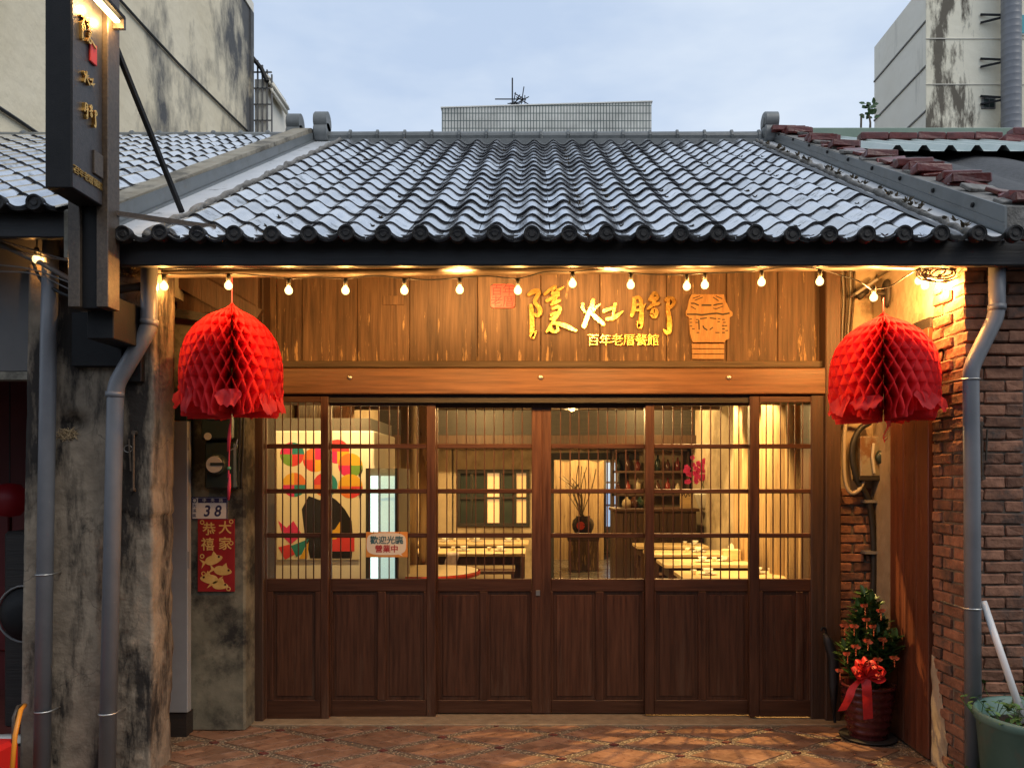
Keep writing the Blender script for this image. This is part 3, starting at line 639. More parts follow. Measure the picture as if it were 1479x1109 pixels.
MB().tube([P(715, 143.5, 24.3), P(758, 143.5, 24.3)], .018, 6).build('boom', m_black, an)
rd = MB()
for k in range(9):
    a = P(748+random.uniform(-6, 8), 145+random.uniform(-5, 6), 24.3); d_ = Vector((random.uniform(-.2, .2), random.uniform(-.3, .3), random.uniform(-.25, .25))); rd.tube([a-d_, a+d_], .016, 5)
rd.tube([P(758, 138, 24.3), P(758, 150, 24.3)], .016, 5); rd.tube([P(733, 150, 24.3), P(748, 150, 24.3)], .016, 5); rd.tube([P(738, 152, 24.3), P(754, 140, 24.3)], .016, 5)
rd.build('element', m_black, an)
tw = thing('roof_sapling', 'small sapling growing from the edge of the pale block', 'plant', P(1258, 195, 13.5))
MB().tube([P(1256, 205, 14.6), P(1257, 178, 14.6), P(1253, 152, 14.6)], [.03, .02, .01], 5).tube([P(1243, 205, 14.6), P(1244, 165, 14.6)], .02, 5).build('stem', m_dry, tw)
lf = MB()
for k in range(26):
    p = P(1256+random.uniform(-8, 6), 160+random.uniform(-10, 12), 14.6); lf.leaf(p, (random.uniform(-1, 1), random.uniform(-.6, .6), random.uniform(-.5, .8)), (0, -1, .3), .13, .08)
lf.build('foliage', m_leaf, tw)
# ================================================================ left neighbour house
nl = thing('neighbour_house', 'neighbouring old house with tiled roof and dark red shop interior', 'house', (-4, 5, 0))
ZL = 2.85; THL = math.atan2(4.82-ZL, 3.7); SLL = math.hypot(4.82-ZL, 3.7)
nroof = slab(-6.2, -2.27, 3.76, ZL, 7.4, ZL+3.64*math.tan(THL), .07).build('roof', m_dark, nl)
slab(-6.2, -2.27, 7.4, 4.78, 11.3, 2.75, .07).build('back_roof', m_dark, nl)
colsL = [-2.30-TW*(i+.5) for i in range(22)]
tile_field(nroof, colsL, 20, 300, lambda x, y: True, ZL, THL, SLL/20, lambda x, y: x > -(CX+40)*y/F)
for x in colsL: obj('eave_tile', eave, None, nroof, Matrix.Translation((x, 3.672, ZL-.005)))
for i in range(15):
    x = -2.34-i*.262; MB().tube([(x, 7.42, 4.83), (x-.235, 7.42, 4.833), (x-.238, 7.42, 4.833), (x-.258, 7.42, 4.833)], [.05, .05, .064, .064], 12).build('ridge_tile', m_ridge, nroof)
MB().box(-6.2, -2.30, 7.34, 7.5, 4.74, 4.80).build('ridge_bed', m_ridge, nroof)
ridge_end(-2.33, 7.40, 4.84, nroof)
MB().box(-6.2, -2.2, 3.742, 3.785, 2.72, 2.835, .006).build('fascia_board', m_fascia, nl)
pw = xprism([(3.74, 2.62), (7.45, 2.62), (7.45, 4.90), (7.3, 4.87), (3.74, 2.85)], -2.30, -2.14).build('party_wall', m_cope, nl)
xprism([(3.735, 2.700), (7.40, 4.76), (7.40, 4.88), (3.735, 2.84)], -2.139, -2.130).build('flashing', m_flash, pw)
xprism([(3.73, 2.72), (7.40, 4.785), (7.40, 4.81), (3.73, 2.745)], -2.129, -2.118).build('flashing_lip', m_flash, pw)
# its shop front: shutter box, dark red room
MB().box(-6.2, -2.62, 4.1, 4.16, 2.11, 2.9, .01).build('shutter_box', m_shutter, nl)
MB().box(-6.2, -2.60, 4.06, 4.12, 2.065, 2.11, .005).build('shutter_sill', m_cope, nl)
MB().box(-6.2, -2.34, 5.6, 5.7, 0, 3.0).build('wall', m_shopred, nl)
MB().box(-2.42, -2.33, 4.3, 5.6, 0, 2.8).build('wall', m_shopred, nl)
MB().box(-6.2, -2.3, 4.0, 5.6, 2.85, 2.9).build('ceiling', m_dark, nl)
MB().box(-6.2, -2.45, 4.0, 5.6, -.03, .012).build('shop_floor', m_pave_node, nl)
for k in range(16): MB().box(-5.6+k*.2, -5.42+k*.2, 5.56, 5.6, .3, 1.4, .008).build('wall_panel', m_shopred, nl)
o = MB().box(-3.3, -2.50, 4.75, 5.05, .0, 1.22, .02).build('cupboard', m_dark); tag(o, 'grey cupboard in the dark red neighbouring shop', 'cupboard')
fan = thing('floor_fan', 'dark round floor fan in the neighbouring shop behind the pillar', 'fan', (-2.98, 4.5, 0))
c = P(38, 886, 4.5)
MB().lathe([(.0, -.07), (.05, -.07), (.12, -.05), (.155, 0), (.165, .01), (.155, .03), (.0, .07)], (c.x, 4.5, c.z), 24, 'Y').build('guard', m_black, fan, True)
MB().tube([(c.x+.165*math.cos(a*.2618), 4.49, c.z+.165*math.sin(a*.2618)) for a in range(25)], .007, 6).build('rim', m_wire_grey, fan, True)
MB().tube([(c.x, 4.53, 0.01), (c.x, 4.53, c.z)], .02, 8).lathe([(.0, .03), (.12, .025), (.13, .0)], (c.x, 4.53, .0), 16).build('stand', m_black, fan)
rl = thing('paper_lantern', 'dim red paper lantern deep in the neighbouring shop', 'lantern', P(20, 730, 5.0))
c = P(14, 722, 5.0)
MB().lathe([(.0, .11), (.06, .10), (.105, .04), (.11, 0), (.105, -.04), (.06, -.10), (.0, -.11)], c, 18).build('globe', emit('dim_red', (.16, .004, .008), .06), rl, True)
MB().tube([(c.x, c.y, c.z+.1), (c.x, c.y, 2.86)], .004, 5).build('cord', m_cable, rl)
sh = MB().lathe([(0, .045), (.04, .045), (.05, .02), (.055, 0), (0, 0)], (0, 0, 0), 14); sh.v = [(v[0]*2.2+P(10, 0, 4.45).x, v[1]+4.45, v[2]+.013) for v in sh.v]
tag(sh.build('shoe', m_white, smooth=True), 'pale shoe on the floor of the neighbouring shop', 'shoe')
bk = thing('plastic_basket', 'bright red plastic basket at the foot of the stained pillar', 'basket', (-2.72, 3.82, 0))
q = MB(); c = Vector((-2.75, 3.75, 0))
q.box(c.x-.14, c.x+.13, 3.66, 3.9, -.034, .235, .02); q.build('basket_body', m_plasred, bk)
q = MB()
for k in range(6):
    for j in range(4): q.box(c.x-.12+k*.042, c.x-.09+k*.042, 3.652, 3.665, .01+j*.05, .045+j*.05, .003)
q.build('lattice', m_plasred, bk)
MB().tube([(c.x+.10, 3.68, .20), (c.x+.09, 3.68, .27), (c.x+.06, 3.68, .275), (c.x+.04, 3.68, .23)], .008, 6).build('handle', m_plasred, bk)
hd = thing('orange_handle_tool', 'orange plastic tool handle leaning by the stained pillar', 'tool', (-2.7, 3.8, 0))
MB().tube([P(15, 1140, 3.70), P(22, 1060, 3.74), P(30, 1025, 3.80), P(36, 1018, 3.9)], .011, 8).build('handle', m_orange, hd, True)
MB().tube([P(18, 1140, 3.84), P(20, 1035, 3.86), P(26, 1020, 3.9), P(34, 1018, 3.95)], .009, 8).build('rear_handle', m_brownsteel, hd, True)
# ================================================================ stained pillar on the left
def pillar_mesh():
    b = MB(); Z0, Z1 = -.034, 2.66; nz_, nx, ny = 150, 36, 12
    def ring(z):
        k = (z-Z0)/(Z1-Z0); xl = -2.690+.05*k; xr = -2.000+.005*k+.02*noise.noise(Vector((3, 1, z*2.2)))*(1 if z < 1.5 else .35)-(0.0 if z > 1.35 else .012)
        pts = []
        for i in range(nx+1):
            u = i/nx; x = xl+(xr-xl)*u
            n1 = noise.fractal(Vector((x*3, z*3, 1)), 1, 2, 5); n2 = noise.fractal(Vector((x*14, z*14, 5)), 1, 2, 3)
            ex = max(0, min(1, (x+2.28)/.06))*max(0, min(1, (1.37+.05*noise.noise(Vector((x*9, 7, 2)))-z)/.03))
            y = 4.0+.006*n1+.002*n2+ex*(.016+.008*n2)
            hole = math.exp(-(((x+2.42)/.07)**2+((z-1.83)/.055)**2)*1.2); y += .07*hole
            pts.append((x, y))
        for j in range(1, ny+1):
            v = j/ny; x = xr+.010*noise.fractal(Vector((v*3, z*6, 9)), 1, 2, 4)*(1.0 if z < 1.4 else .25); y = 4.0+.235*v+(.016 if z < 1.37 else 0)*(1-v)
            pts.append((x, y))
        pts += [(xl+.02, 4.24), (xl, 4.2)]
        return pts
    m = None
    for r in range(nz_+1):
        z = Z0+(Z1-Z0)*r/nz_; pts = ring(z); m = len(pts); b.v += [(p[0], p[1], z) for p in pts]
    for r in range(nz_):
        for k in range(m):
            k2 = (k+1) % m; b.f.append((r*m+k, r*m+k2, (r+1)*m+k2, (r+1)*m+k))
    b.f.append(tuple(range(nz_*m, nz_*m+m))); return b
pil = pillar_mesh().build('pillar', m_conc, None, True)
tag(pil, 'rough stained plaster pillar with crumbling edge and two grey drainpipes', 'pillar')
# dark plates, hook and nest on the pillar
def attach(name, label, cat): return thing(name, label, cat)
o = MB().box(P(107, 0, 3.98).x, P(180, 0, 3.98).x, 3.955, 4.02, P(0, 530, 3.98).z, P(0, 452, 3.98).z, .004).build('mounting_plate', m_black); tag(o, 'black steel mounting plate on the pillar below the sign post', 'plate')
o = MB().box(P(180.5, 0, 3.98).x, P(206, 0, 3.98).x, 3.965, 4.02, P(0, 552, 3.98).z, P(0, 448, 3.98).z, .004).build('switch_box', m_black); tag(o, 'narrow black box on the pillar beside the bent drainpipe', 'box')
nb = MB()
for k in range(150):
    a = random.uniform(0, 6.28); rr = random.uniform(0, 1)**.5; p = Vector((P(96, 0, 4).x+.05*rr*math.cos(a), 4.0+random.uniform(-.01, .03), P(0, 625, 4).z+.025*rr*math.sin(a)-.01)); dd = Vector((random.uniform(-1, 1), random.uniform(-.5, .1), random.uniform(-.6, .4))).normalized()*random.uniform(.015, .035); nb.tube([p-dd, p+dd], .0013, 3, False)
tag(nb.build('straw_nest', M('straw', (.35, .24, .12), (.5, .36, .2), .8, bump=0)), 'tuft of straw in the hole of the stained pillar', 'nest')
hk = thing('iron_hook', 'rusty iron latch hanging on the pillar beside the bent drainpipe', 'hook', P(192, 650, 3.97))
MB().tube([P(193, 625, 3.975), P(192.5, 708, 3.975)], .006, 6).lathe([(0, -.01), (.012, -.01), (.012, .02)], P(194, 625, 3.985), 10, 'Y').lathe([(0, -.01), (.009, -.01), (.009, .02)], P(192, 707, 3.985), 10, 'Y').build('rod', m_brownsteel, hk)
MB().tube([P(186, 634, 3.975), P(189, 680, 3.975)], .005, 6).build('rod', m_brownsteel, hk)
MB().tube([P(185+6*math.cos(a*.5), 648+5*math.sin(a*.5), 3.975) for a in range(13)], .002, 5).build('wire_loop', m_steel, hk)
MB().tube([P(178, 452, 3.97), P(178, 520, 3.975)], .002, 4).build('wire', m_cable, hk)
# ---------------------------------------------------------------- drainpipes
def clampring(c, r, back, parent):
    pts = [Vector((c.x+r*math.cos(a), c.y+r*math.sin(a), c.z)) for a in [math.pi*.0-.3+k*.31 for k in range(-11, 2)]]
    MB().tube([Vector((c.x+back, 4.02, c.z+.003))]+[Vector((c.x+back*.9, c.y+.0, c.z+.002))]+pts[::-1]*0+[Vector((c.x+r*math.cos(a), c.y+r*math.sin(a), c.z)) for a in [(-.05-.15*k)*math.pi if back > 0 else (-.95+.15*k)*math.pi for k in range(7)]], .0045, 6).build('clamp', m_steel, parent, True)
def pipe(label, pts, r, clamps, collars=()):
    t = thing('drainpipe', label, 'pipe', (pts[-1][0], pts[-1][1], -.035))
    path = []
    for i, p in enumerate(pts):
        p = Vector(p)
        if 0 < i < len(pts)-1:
            a = (Vector(pts[i-1])-p).normalized(); b_ = (Vector(pts[i+1])-p).normalized(); s = .05
            for k in range(5):
                u = k/4; path.append((p+a*s)*(1-u)**2+p*2*u*(1-u)+(p+b_*s)*u*u)
        else: path.append(p)
    MB().tube(path, r, 18).build('pipe', m_pvc, t, True)
    for (a, b_) in collars: MB().tube([a, b_], r*1.09, 18).build('collar', m_pvc, t, True)
    for (c, back) in clamps: clampring(c, r*1.06, back, t)
    return t
DP = 3.94
pipe('straight grey drainpipe at the outer side of the stained pillar', [P(74, 330, DP), P(70, 500, DP), P(60, 1140, DP)], .0385, [(P(64, 829, DP), .05), (P(63, 1026, DP), .05)], [])
pipe('bent grey drainpipe on the stained pillar next to the red lantern', [P(216, 368, DP), P(215, 475, DP), P(167, 556, DP), P(154, 1140, DP)], .0405, [(P(156, 1029, DP), .05)], [(P(215.5, 462, DP), P(215.2, 470, DP)), (P(166, 566, DP), P(165.6, 574, DP))])
pipe('bent grey drainpipe on the red brick pillar', [P(1440, 372, 3.82), P(1440, 455, 3.82), P(1402, 532, 3.82), P(1404, 700, 3.82), P(1406, 1145, 3.82)], .0385, [(P(1402.5, 548, 3.82), -.05), (P(1404, 878, 3.82), -.05)], [(P(1440, 440, 3.82), P(1440, 449, 3.82))])
# ================================================================ brick pillar and right neighbour
nr = thing('brick_pillar', 'weathered red brick pillar lit gold on its inner side', 'pillar', (2.3, 4.05, 0))
core = MB().box(2.172, 2.462, 3.908, 4.185, -.034, 2.72).build('mortar_core', m_joint, nr)
rng = random.Random(3)
for r in range(45):
    z = -.034+.031+r*.0612
    if z > 2.70: break
    cor = (.0, .012, .02, .03)[min(3, max(0, int((z-2.05)/.0612)))] if 2.05 < z < 2.3 else (.012 if z >= 2.3 else 0)
    j = lambda: rng.uniform(-.003, .003)
    tl_ = lambda: rng.uniform(-.01, .01)
    if r % 2:
        brick(nr, 2.165+.105+j(), 3.945-cor+j(), z, .208, .0525, .10, rz=tl_()); brick(nr, 2.425+cor/2, 3.945-cor+j(), z, .090+cor, .0525, .10, rz=tl_()); brick(nr, 2.20+j(), 4.095+j(), z, .09, .0525, .18, rz=tl_())
    else:
        brick(nr, 2.215+j(), 3.995-cor+j(), z, .105, .0525, .20, rz=tl_()); brick(nr, 2.372+cor/2, 3.945-cor+j(), z, .198+cor, .0525, .10, rz=tl_()); brick(nr, 2.20+j(), 4.145+j(), z, .09, .0525, .085, rz=tl_())
pl = MB(); nz_ = 30                                      # remains of render at the foot and along the inner corner
for r in range(nz_+1):
    z = -.03+.62*r/nz_; wd = max(.01, .16*(1-r/nz_)**.5+.03*noise.noise(Vector((0, 4, z*9))))
    pl.v += [(2.150+.008*noise.noise(Vector((1, 2, z*11))), 4.185, z), (2.146+.008*noise.noise(Vector((5, 2, z*11))), 4.185-wd*.6, z), (2.160, 4.185-wd, z)]
for r in range(nz_):
    for k in range(2): a = r*3+k; pl.f.append((a, a+1, a+4, a+3))
pl.build('render_remains', m_plas, nr, True)
gx = thing('right_neighbour_house', 'right neighbouring house with patched roof of corrugated sheet and roll roofing', 'house', (3.4, 6, 0))
MB().box(2.475, 6.4, 4.25, 4.3, -.03, 2.95).build('wall', m_dark, gx)
MB().box(2.91, 6.4, 3.742, 3.785, 2.583, 2.735, .006).build('fascia_board', m_fascia, gx)
for k in range(12): MB().box(2.75+k*.3, 3.04+k*.3, 4.235, 4.252, -.03, 2.5, .004).build('wall_board', m_post, gx)
MB().box(2.48, 2.6, 4.0, 4.25, -.03, 2.7).build('door_post', m_shutter, gx)
TT = math.tan(TH)
pwz = lambda y: 2.700+(y-3.7)*TT
pwr = xprism([(3.745, 2.62), (7.5, 2.62), (7.5, pwz(7.5)+.10), (3.745, pwz(3.745)+.145)], 2.285, 2.56).build('party_wall', m_mortar, gx)
xprism([(3.73, pwz(3.73)-.02), (7.45, pwz(7.45)-.02), (7.45, pwz(7.45)+.09), (3.73, pwz(3.73)+.15)], 2.272, 2.284).build('flashing', m_flash, pwr)
xprism([(3.728, pwz(3.728)+.06), (7.4, pwz(7.4)+.05), (7.4, pwz(7.4)+.056), (3.728, pwz(3.728)+.068)], 2.266, 2.273).build('flashing_fold', m_flash, pwr)
for k in range(9):
    y = 4.0+k*.4; MB().lathe([(0, -.012), (.012, -.008), (.014, 0), (.014, .006)], (2.270, y, pwz(y)+.10), 8, 'X').build('screw', m_black, pwr)
for (y, x, n) in ((3.80, 2.48, 1), (4.35, 2.46, 2), (4.72, 2.44, 2), (4.98, 2.46, 1), (5.42, 2.44, 1), (6.05, 2.44, 1), (6.45, 2.42, 2), (7.1, 2.44, 2), (7.3, 2.36, 1)):
    zt = pwz(y)+.145-(y-3.745)/3.7*.045
    for q in range(n):
        brick(pwr, x+q*.015-.02, y+q*.12, zt+.030+q*.062, .22, .052, .095, m_brick2, rng.uniform(-.10, .10))
    MB().box(2.35, 2.56, y+.02, y+.22, zt-.01, zt+.022+.1*TT).build('red_tile', m_brick2, pwr)
for k in range(34):                                      # broken tile and brick bits bedded along the party wall
    y = 3.85+k*.105+rng.uniform(-.03, .03); zt = pwz(y)+.145-(y-3.745)/3.7*.045; wd = rng.uniform(.12, .22)
    o = obj('tile_fragment', MB().box(-wd/2, wd/2, -.05, .05, -.011, .011, .004).mesh('tile_fragment'), m_brick2 if k % 3 else m_mortar, pwr, Matrix.Translation((2.43+rng.uniform(-.06, .06), y, zt+.012)) @ Matrix.Rotation(rng.uniform(-.5, .5), 4, 'Z') @ Matrix.Rotation(TH+rng.uniform(-.1, .15), 4, 'X') @ Matrix.Rotation(rng.uniform(-.12, .12), 4, 'Y'))
dk = M('roll_roofing', (.035, .036, .038), (.075, .076, .08), .7, 30, bump=.6, rnd=.1)
rr_ = MB(); n = 60
for i in range(n+1):
    x = 2.56+i*.05; z = .05*abs(math.sin(i*.28))+.012*noise.noise(Vector((x*5, 0, 0)))
    rr_.v += [(x, 3.8, pwz(3.8)+z+.02), (x, 5.1, pwz(5.1)+z+.05), (x, 6.0, pwz(6.0)+z*.8+.05)]
for i in range(n):
    for k in range(2): a = i*3+k; rr_.f.append((a, a+3, a+4, a+1))
rr_.build('roll_roofing', dk, gx, True)
cm = M('corrugated_sheet', (.42, .50, .46), (.52, .58, .55), .4, 5, bump=.05, rnd=.05, metal=.2)
cs = MB(); n = 90
for i in range(n+1):
    x = 2.62+i*.033; ph = (i % 6); z = .045 if ph in (2, 3) else 0
    cs.v += [(x, 5.75, pwz(5.75)+.14+z), (x, 7.35, pwz(7.35)+.02+z)]
for i in range(n): a = i*2; cs.f.append((a, a+2, a+3, a+1))
cs.build('corrugated_sheet', cm, gx)
MB().box(2.35, 6.4, 7.35, 7.45, 4.68, 4.90, .01).build('ridge_beam', M('green_paint', (.16, .23, .18), (.21, .28, .22), .6, 5, bump=.1), gx)
slab(2.56, 6.4, 7.4, 4.7, 11, 2.8, .05).build('back_roof', m_dark, gx)
slab(2.56, 6.4, 3.75, pwz(3.75)-.03, 7.4, pwz(7.4)-.03, .05).build('roof', m_dark, gx)
for k in range(5): brick(gx, 2.95+k*.25, 6.75, pwz(6.75)+.12, .24, .06, .10, m_brick2, rng.uniform(-.02, .02))
for (x, q) in ((4.05, 0), (4.12, 1), (4.4, 1)): brick(gx, x, 6.5, pwz(6.5)+.125+q*.062, .24, .06, .10, m_brick2, .05)
# ================================================================ projecting sign on its post
sg = thing('projecting_sign', 'tall black projecting shop sign with gold characters and lamp on a steel post', 'sign', P(128, 445, 3.6))
sx0, sx1, sy0, sy1, sz0 = P(65, 0, 3.35).x, P(103, 0, 3.35).x, 3.35, 3.585, P(0, 271, 3.35).z
MB().box(sx0, sx1, sy0, sy1, sz0, 4.1, .003).build('sign_box', m_black, sg)
MB().box(sx1+.0002, sx1+.003, sy0+.006, sy1-.004, sz0+.006, 4.09).build('sign_face', m_signface, sg)
H0, H1 = P(100, 0, 3.6).x, P(158, 0, 3.6).x
pz = P(0, 444, 3.6).z
MB().box(H0, H0+.055, 3.588, 3.69, pz, 4.1, .003).build('post_flange', m_brownsteel, sg)
MB().box(H1-.055, H1, 3.588, 3.69, pz, 4.1, .003).build('post_flange', m_brownsteel, sg)
MB().box(H0+.055, H1-.055, 3.61, 3.67, pz, 4.1).build('post_web', m_black, sg)
MB().box(H0+.03, H1-.03, 3.69, 3.96, P(0, 500, 3.9).z, P(0, 440, 3.8).z+.02, .004).build('bracket_arm', m_black, sg)
MB().bar(P(158, 45, 3.66), P(263, 307, 4.18), .022, .022).build('stay', m_black, sg)
MB().bar(P(156, 307, 3.66), P(312, 329, 3.80), .022, .022).build('stay', m_brownsteel, sg)
zl = P(0, 30, 3.62).z; xl_ = sx1+.048
lt = MB().bar((xl_+.004, 3.30, zl+.022), (xl_+.004, 3.64, zl+.022), .06, .02, c=.004).build('sign_lamp', m_black, sg)
MB().box(xl_-.014, xl_+.014, 3.31, 3.63, zl-.008, zl+.008, .004).build('lamp_tube', emit('tube', (1, .74, .36), 7), lt)
MB().box(sx1+.002, xl_+.03, 3.630, 3.65, zl-.03, zl+.03).build('lamp_arm', m_brownsteel, lt)
for yy in (3.38, 3.48, 3.58): lamp('POINT', (xl_, yy, zl-.035), 1.6, (1, .62, .24), sg, .02)
# ---------------------------------------------------------------- brush characters
Z1 = lambda x, y: (700+x/9.244, 400+y/9.244)
Z2 = lambda x, y: (830+x/9.244, 400+y/9.244)
C1 = [[(590, 250, 50), (640, 215, 60), (700, 200, 62), (722, 225, 58), (695, 280, 52), (672, 335, 52), (692, 385, 55), (732, 430, 60), (738, 485, 58), (705, 530, 46), (668, 505, 30)],
      [(618, 395, 50), (628, 500, 60), (634, 650, 60), (634, 770, 62), (642, 812, 58), (684, 735, 22)],
      [(800, 247, 38), (870, 187, 46), (940, 147, 50)], [(935, 150, 48), (922, 220, 60), (985, 190, 42), (1058, 145, 18)], [(908, 240, 56), (985, 232, 40)],
      [(830, 332, 44), (900, 300, 50), (985, 258, 40)], [(948, 225, 50), (942, 300, 46), (908, 368, 46)], [(890, 382, 38), (955, 352, 50), (1003, 330, 32)],
      [(905, 442, 28), (970, 416, 48), (1002, 440, 48), (985, 495, 44), (932, 580, 40), (880, 660, 40), (825, 748, 26)], [(885, 522, 38), (965, 488, 38)], [(880, 576, 34), (948, 540, 36)],
      [(900, 630, 38), (1000, 642, 50), (1110, 682, 60), (1218, 732, 28)], [(880, 685, 36), (888, 728, 42), (930, 746, 38), (976, 722, 38), (965, 676, 28)]]
C2 = [[(105, 372, 36), (103, 430, 44), (137, 482, 22)], [(240, 320, 46), (225, 400, 58), (180, 505, 58), (120, 672, 58)], [(337, 375, 14), (270, 430, 42), (215, 482, 48)], [(215, 490, 46), (300, 572, 58), (378, 640, 46)],
      [(385, 470, 50), (460, 442, 44), (532, 425, 28)], [(535, 372, 42), (520, 440, 40), (505, 520, 30)], [(425, 575, 46), (510, 562, 54), (572, 520, 48), (642, 470, 12)]]
C3 = [[(785, 300, 50), (785, 420, 58), (755, 530, 46)], [(790, 302, 42), (840, 286, 44), (876, 325, 50), (882, 430, 55), (882, 560, 64), (862, 680, 64), (828, 605, 18)], [(800, 392, 28), (872, 375, 28)], [(790, 462, 34), (885, 452, 36)], [(892, 455, 38), (937, 370, 12)],
      [(985, 312, 32), (1058, 232, 52), (1105, 285, 36)], [(1000, 322, 46), (1085, 304, 56)], [(965, 442, 28), (1040, 384, 52), (1118, 368, 36)], [(1052, 305, 56), (1046, 385, 46)], [(1018, 500, 44), (1048, 455, 62), (1078, 490, 62), (1052, 540, 64), (1012, 520, 38)],
      [(1205, 322, 42), (1240, 296, 40), (1298, 308, 48), (1314, 360, 48), (1268, 422, 38)], [(1235, 312, 46), (1234, 450, 54), (1254, 600, 64), (1250, 728, 66), (1215, 756, 46), (1180, 722, 26)]]
def brush(strokes, tf, d, thick=.03):
    b = MB()
    for si, st_ in enumerate(strokes):
        pts = catmull([(*P(*tf(x, y), d).xz, wd/9.244*d/F/2) for (x, y, wd) in st_], 5)
        left, right = [], []
        for i, p in enumerate(pts):
            t = (pts[min(i+1, len(pts)-1)]-pts[max(i-1, 0)]); t = Vector((t.x, t.y)).normalized(); n_ = Vector((-t.y, t.x)); r = max(.002, p.z); c = Vector((p.x, p.y))
            if i == 0:
                for k in range(5): a = math.pi*(k/4); left.append(c-t*r*math.sin(a)*.9-n_*r*math.cos(a)) if 0 < k < 4 else None
            left.append(c+n_*r); right.append(c-n_*r)
            if i == len(pts)-1: tail = [c+t*r*math.sin(a)*.9+n_*r*math.cos(a) for a in (math.pi*.25, math.pi*.5, math.pi*.75)]
        L_, R_ = left[3:], right
        n = len(R_); f0 = -thick-.0005*si; b0 = len(b.v); y0 = d+f0; head = left[:3]
        for yy in (y0, d):
            b.v += [(q.x, yy, q.y) for q in L_]+[(q.x, yy, q.y) for q in R_]
        for i in range(n-1):
            b.f.append((b0+i, b0+i+1, b0+n+i+1, b0+n+i)); b.f.append((b0+i, b0+2*n+i, b0+2*n+i+1, b0+i+1)); b.f.append((b0+n+i, b0+n+i+1, b0+3*n+i+1, b0+3*n+i))
        # rounded ends
        for (ends, ia, ib) in ((head, n, 0), (tail, n-1, 2*n-1)):
            e0 = len(b.v); b.v += [(q.x, y0, q.y) for q in ends]+[(q.x, d, q.y) for q in ends]
            b.f.append((b0+ia, e0, e0+1, e0+2, b0+ib)); ch = [b0+ia, e0, e0+1, e0+2, b0+ib]; cb = [b0+2*n+ia, e0+3, e0+4, e0+5, b0+2*n+ib]
            for k in range(4): b.f.append((ch[k], ch[k+1], cb[k+1], cb[k]))
    return b
wsn = thing('gold_lettering', 'gold brush characters and small gold line of text fixed to the signboard planks', 'lettering', P(870, 500, 4.98))
c1 = brush(C1, Z1, 4.985).build('character', m_gold, wsn); c2 = brush(C2, Z2, 4.985).build('character', m_gold, wsn); c3 = brush(C3, Z2, 4.985).build('character', m_gold, wsn)
for k, ch in enumerate('百年老厝餐館'):
    text(ch, .082, m_gold, wsn, P(857+k*17.2, 492.5, 4.972), name='small_character', ext=.010)
sl_ = thing('seal_plaque', 'red square seal plaque with carved characters on the signboard', 'plaque', P(726, 445, 4.97))
p0, p1 = P(709, 445, 4.97), P(743.5, 411, 4.97); rr = .022; pol = []
for (cx_, cz_, a0) in ((p0.x+rr, p0.z+rr, 180), (p1.x-rr, p0.z+rr, 270), (p1.x-rr, p1.z-rr, 0), (p0.x+rr, p1.z-rr, 90)):
    for k in range(5): a = R(a0+k*22.5); pol.append((cx_+rr*math.cos(a), cz_+rr*math.sin(a)))
MB().prism(pol, 4.962, 4.99).build('plaque', m_red, sl_)
for ch, (x, y) in zip('百老年厝', ((717.5, 420), (717.5, 436.5), (734.5, 420), (734.5, 436.5))): text(ch, .080, m_dkred, sl_, P(x, y, 4.9612), name='carved_character', ext=.0012)
em = thing('stove_emblem', 'carved wooden emblem of a brick stove on the signboard', 'emblem', P(1022, 490, 4.97))
E = lambda x, y: (970+x/8.527, 400+y/8.527)
def epoly(pts, d0, d1, name, mat):
    return MB().prism([P(*E(x, y), d1).xz for x, y in pts], d0, d1).build(name, mat, em)
epoly([(235, 230), (630, 230), (640, 290), (700, 420), (735, 450), (735, 490), (700, 510), (695, 770), (650, 790), (640, 815), (250, 815), (235, 780), (215, 700), (200, 510), (170, 490), (165, 440), (185, 400), (205, 290)], 4.952, 4.985, 'emblem_plate', m_emblem)
for k in range(3): epoly([(245, 830+k*65), (638, 830+k*65), (638, 885+k*65), (245, 885+k*65)], 4.966, 4.985, 'emblem_base', m_emblem)
def slot_shade(pts, w=13):
    b = MB()
    for a, c_ in zip(pts[:-1], pts[1:]):
        pa, pb = P(*E(*a), 4.951), P(*E(*c_), 4.951); b.bar(pa, pb, .002, w/8.527*4.95/F, up=(0, -1, 0) if 0 else (0, 0, 1)) if abs(pa.x-pb.x) > abs(pa.z-pb.z) else b.bar(pa, pb, w/8.527*4.95/F, .002, up=(0, 1, 0))
    b.build('slot_shade', m_dark, em)  # raised dark strips that paint the shadow of the emblem's cut-outs
slot_shade([(260, 265), (350, 235)], 10); slot_shade([(285, 290), (385, 250)], 10); slot_shade([(510, 250), (580, 295)], 10); slot_shade([(545, 235), (625, 270)], 10)
slot_shade([(240, 325), (280, 325), (335, 350)], 16); slot_shade([(235, 360), (300, 400)], 10); slot_shade([(370, 348), (490, 348)], 20); slot_shade([(515, 350), (570, 335), (630, 328)], 16); slot_shade([(510, 385), (550, 395), (635, 360)], 10)
slot_shade([(190, 460), (300, 460), (370, 468), (470, 455), (560, 448), (630, 462), (715, 445)], 20)
slot_shade([(350, 515), (435, 505)], 14); slot_shade([(470, 505), (550, 515)], 14); slot_shade([(335, 530), (340, 650)], 14)
for (x, y) in ((235, 520), (240, 560), (238, 605), (268, 640), (315, 525), (310, 560), (325, 685), (585, 515), (580, 550), (640, 525), (650, 560), (635, 600), (670, 600), (640, 640), (680, 660), (640, 685)): slot_shade([(x-16, y), (x+16, y)], 12)
slot_shade([(385, 600), (400, 630), (440, 655)], 16); slot_shade([(470, 650), (510, 620)], 14); slot_shade([(540, 685), (590, 685)], 12)
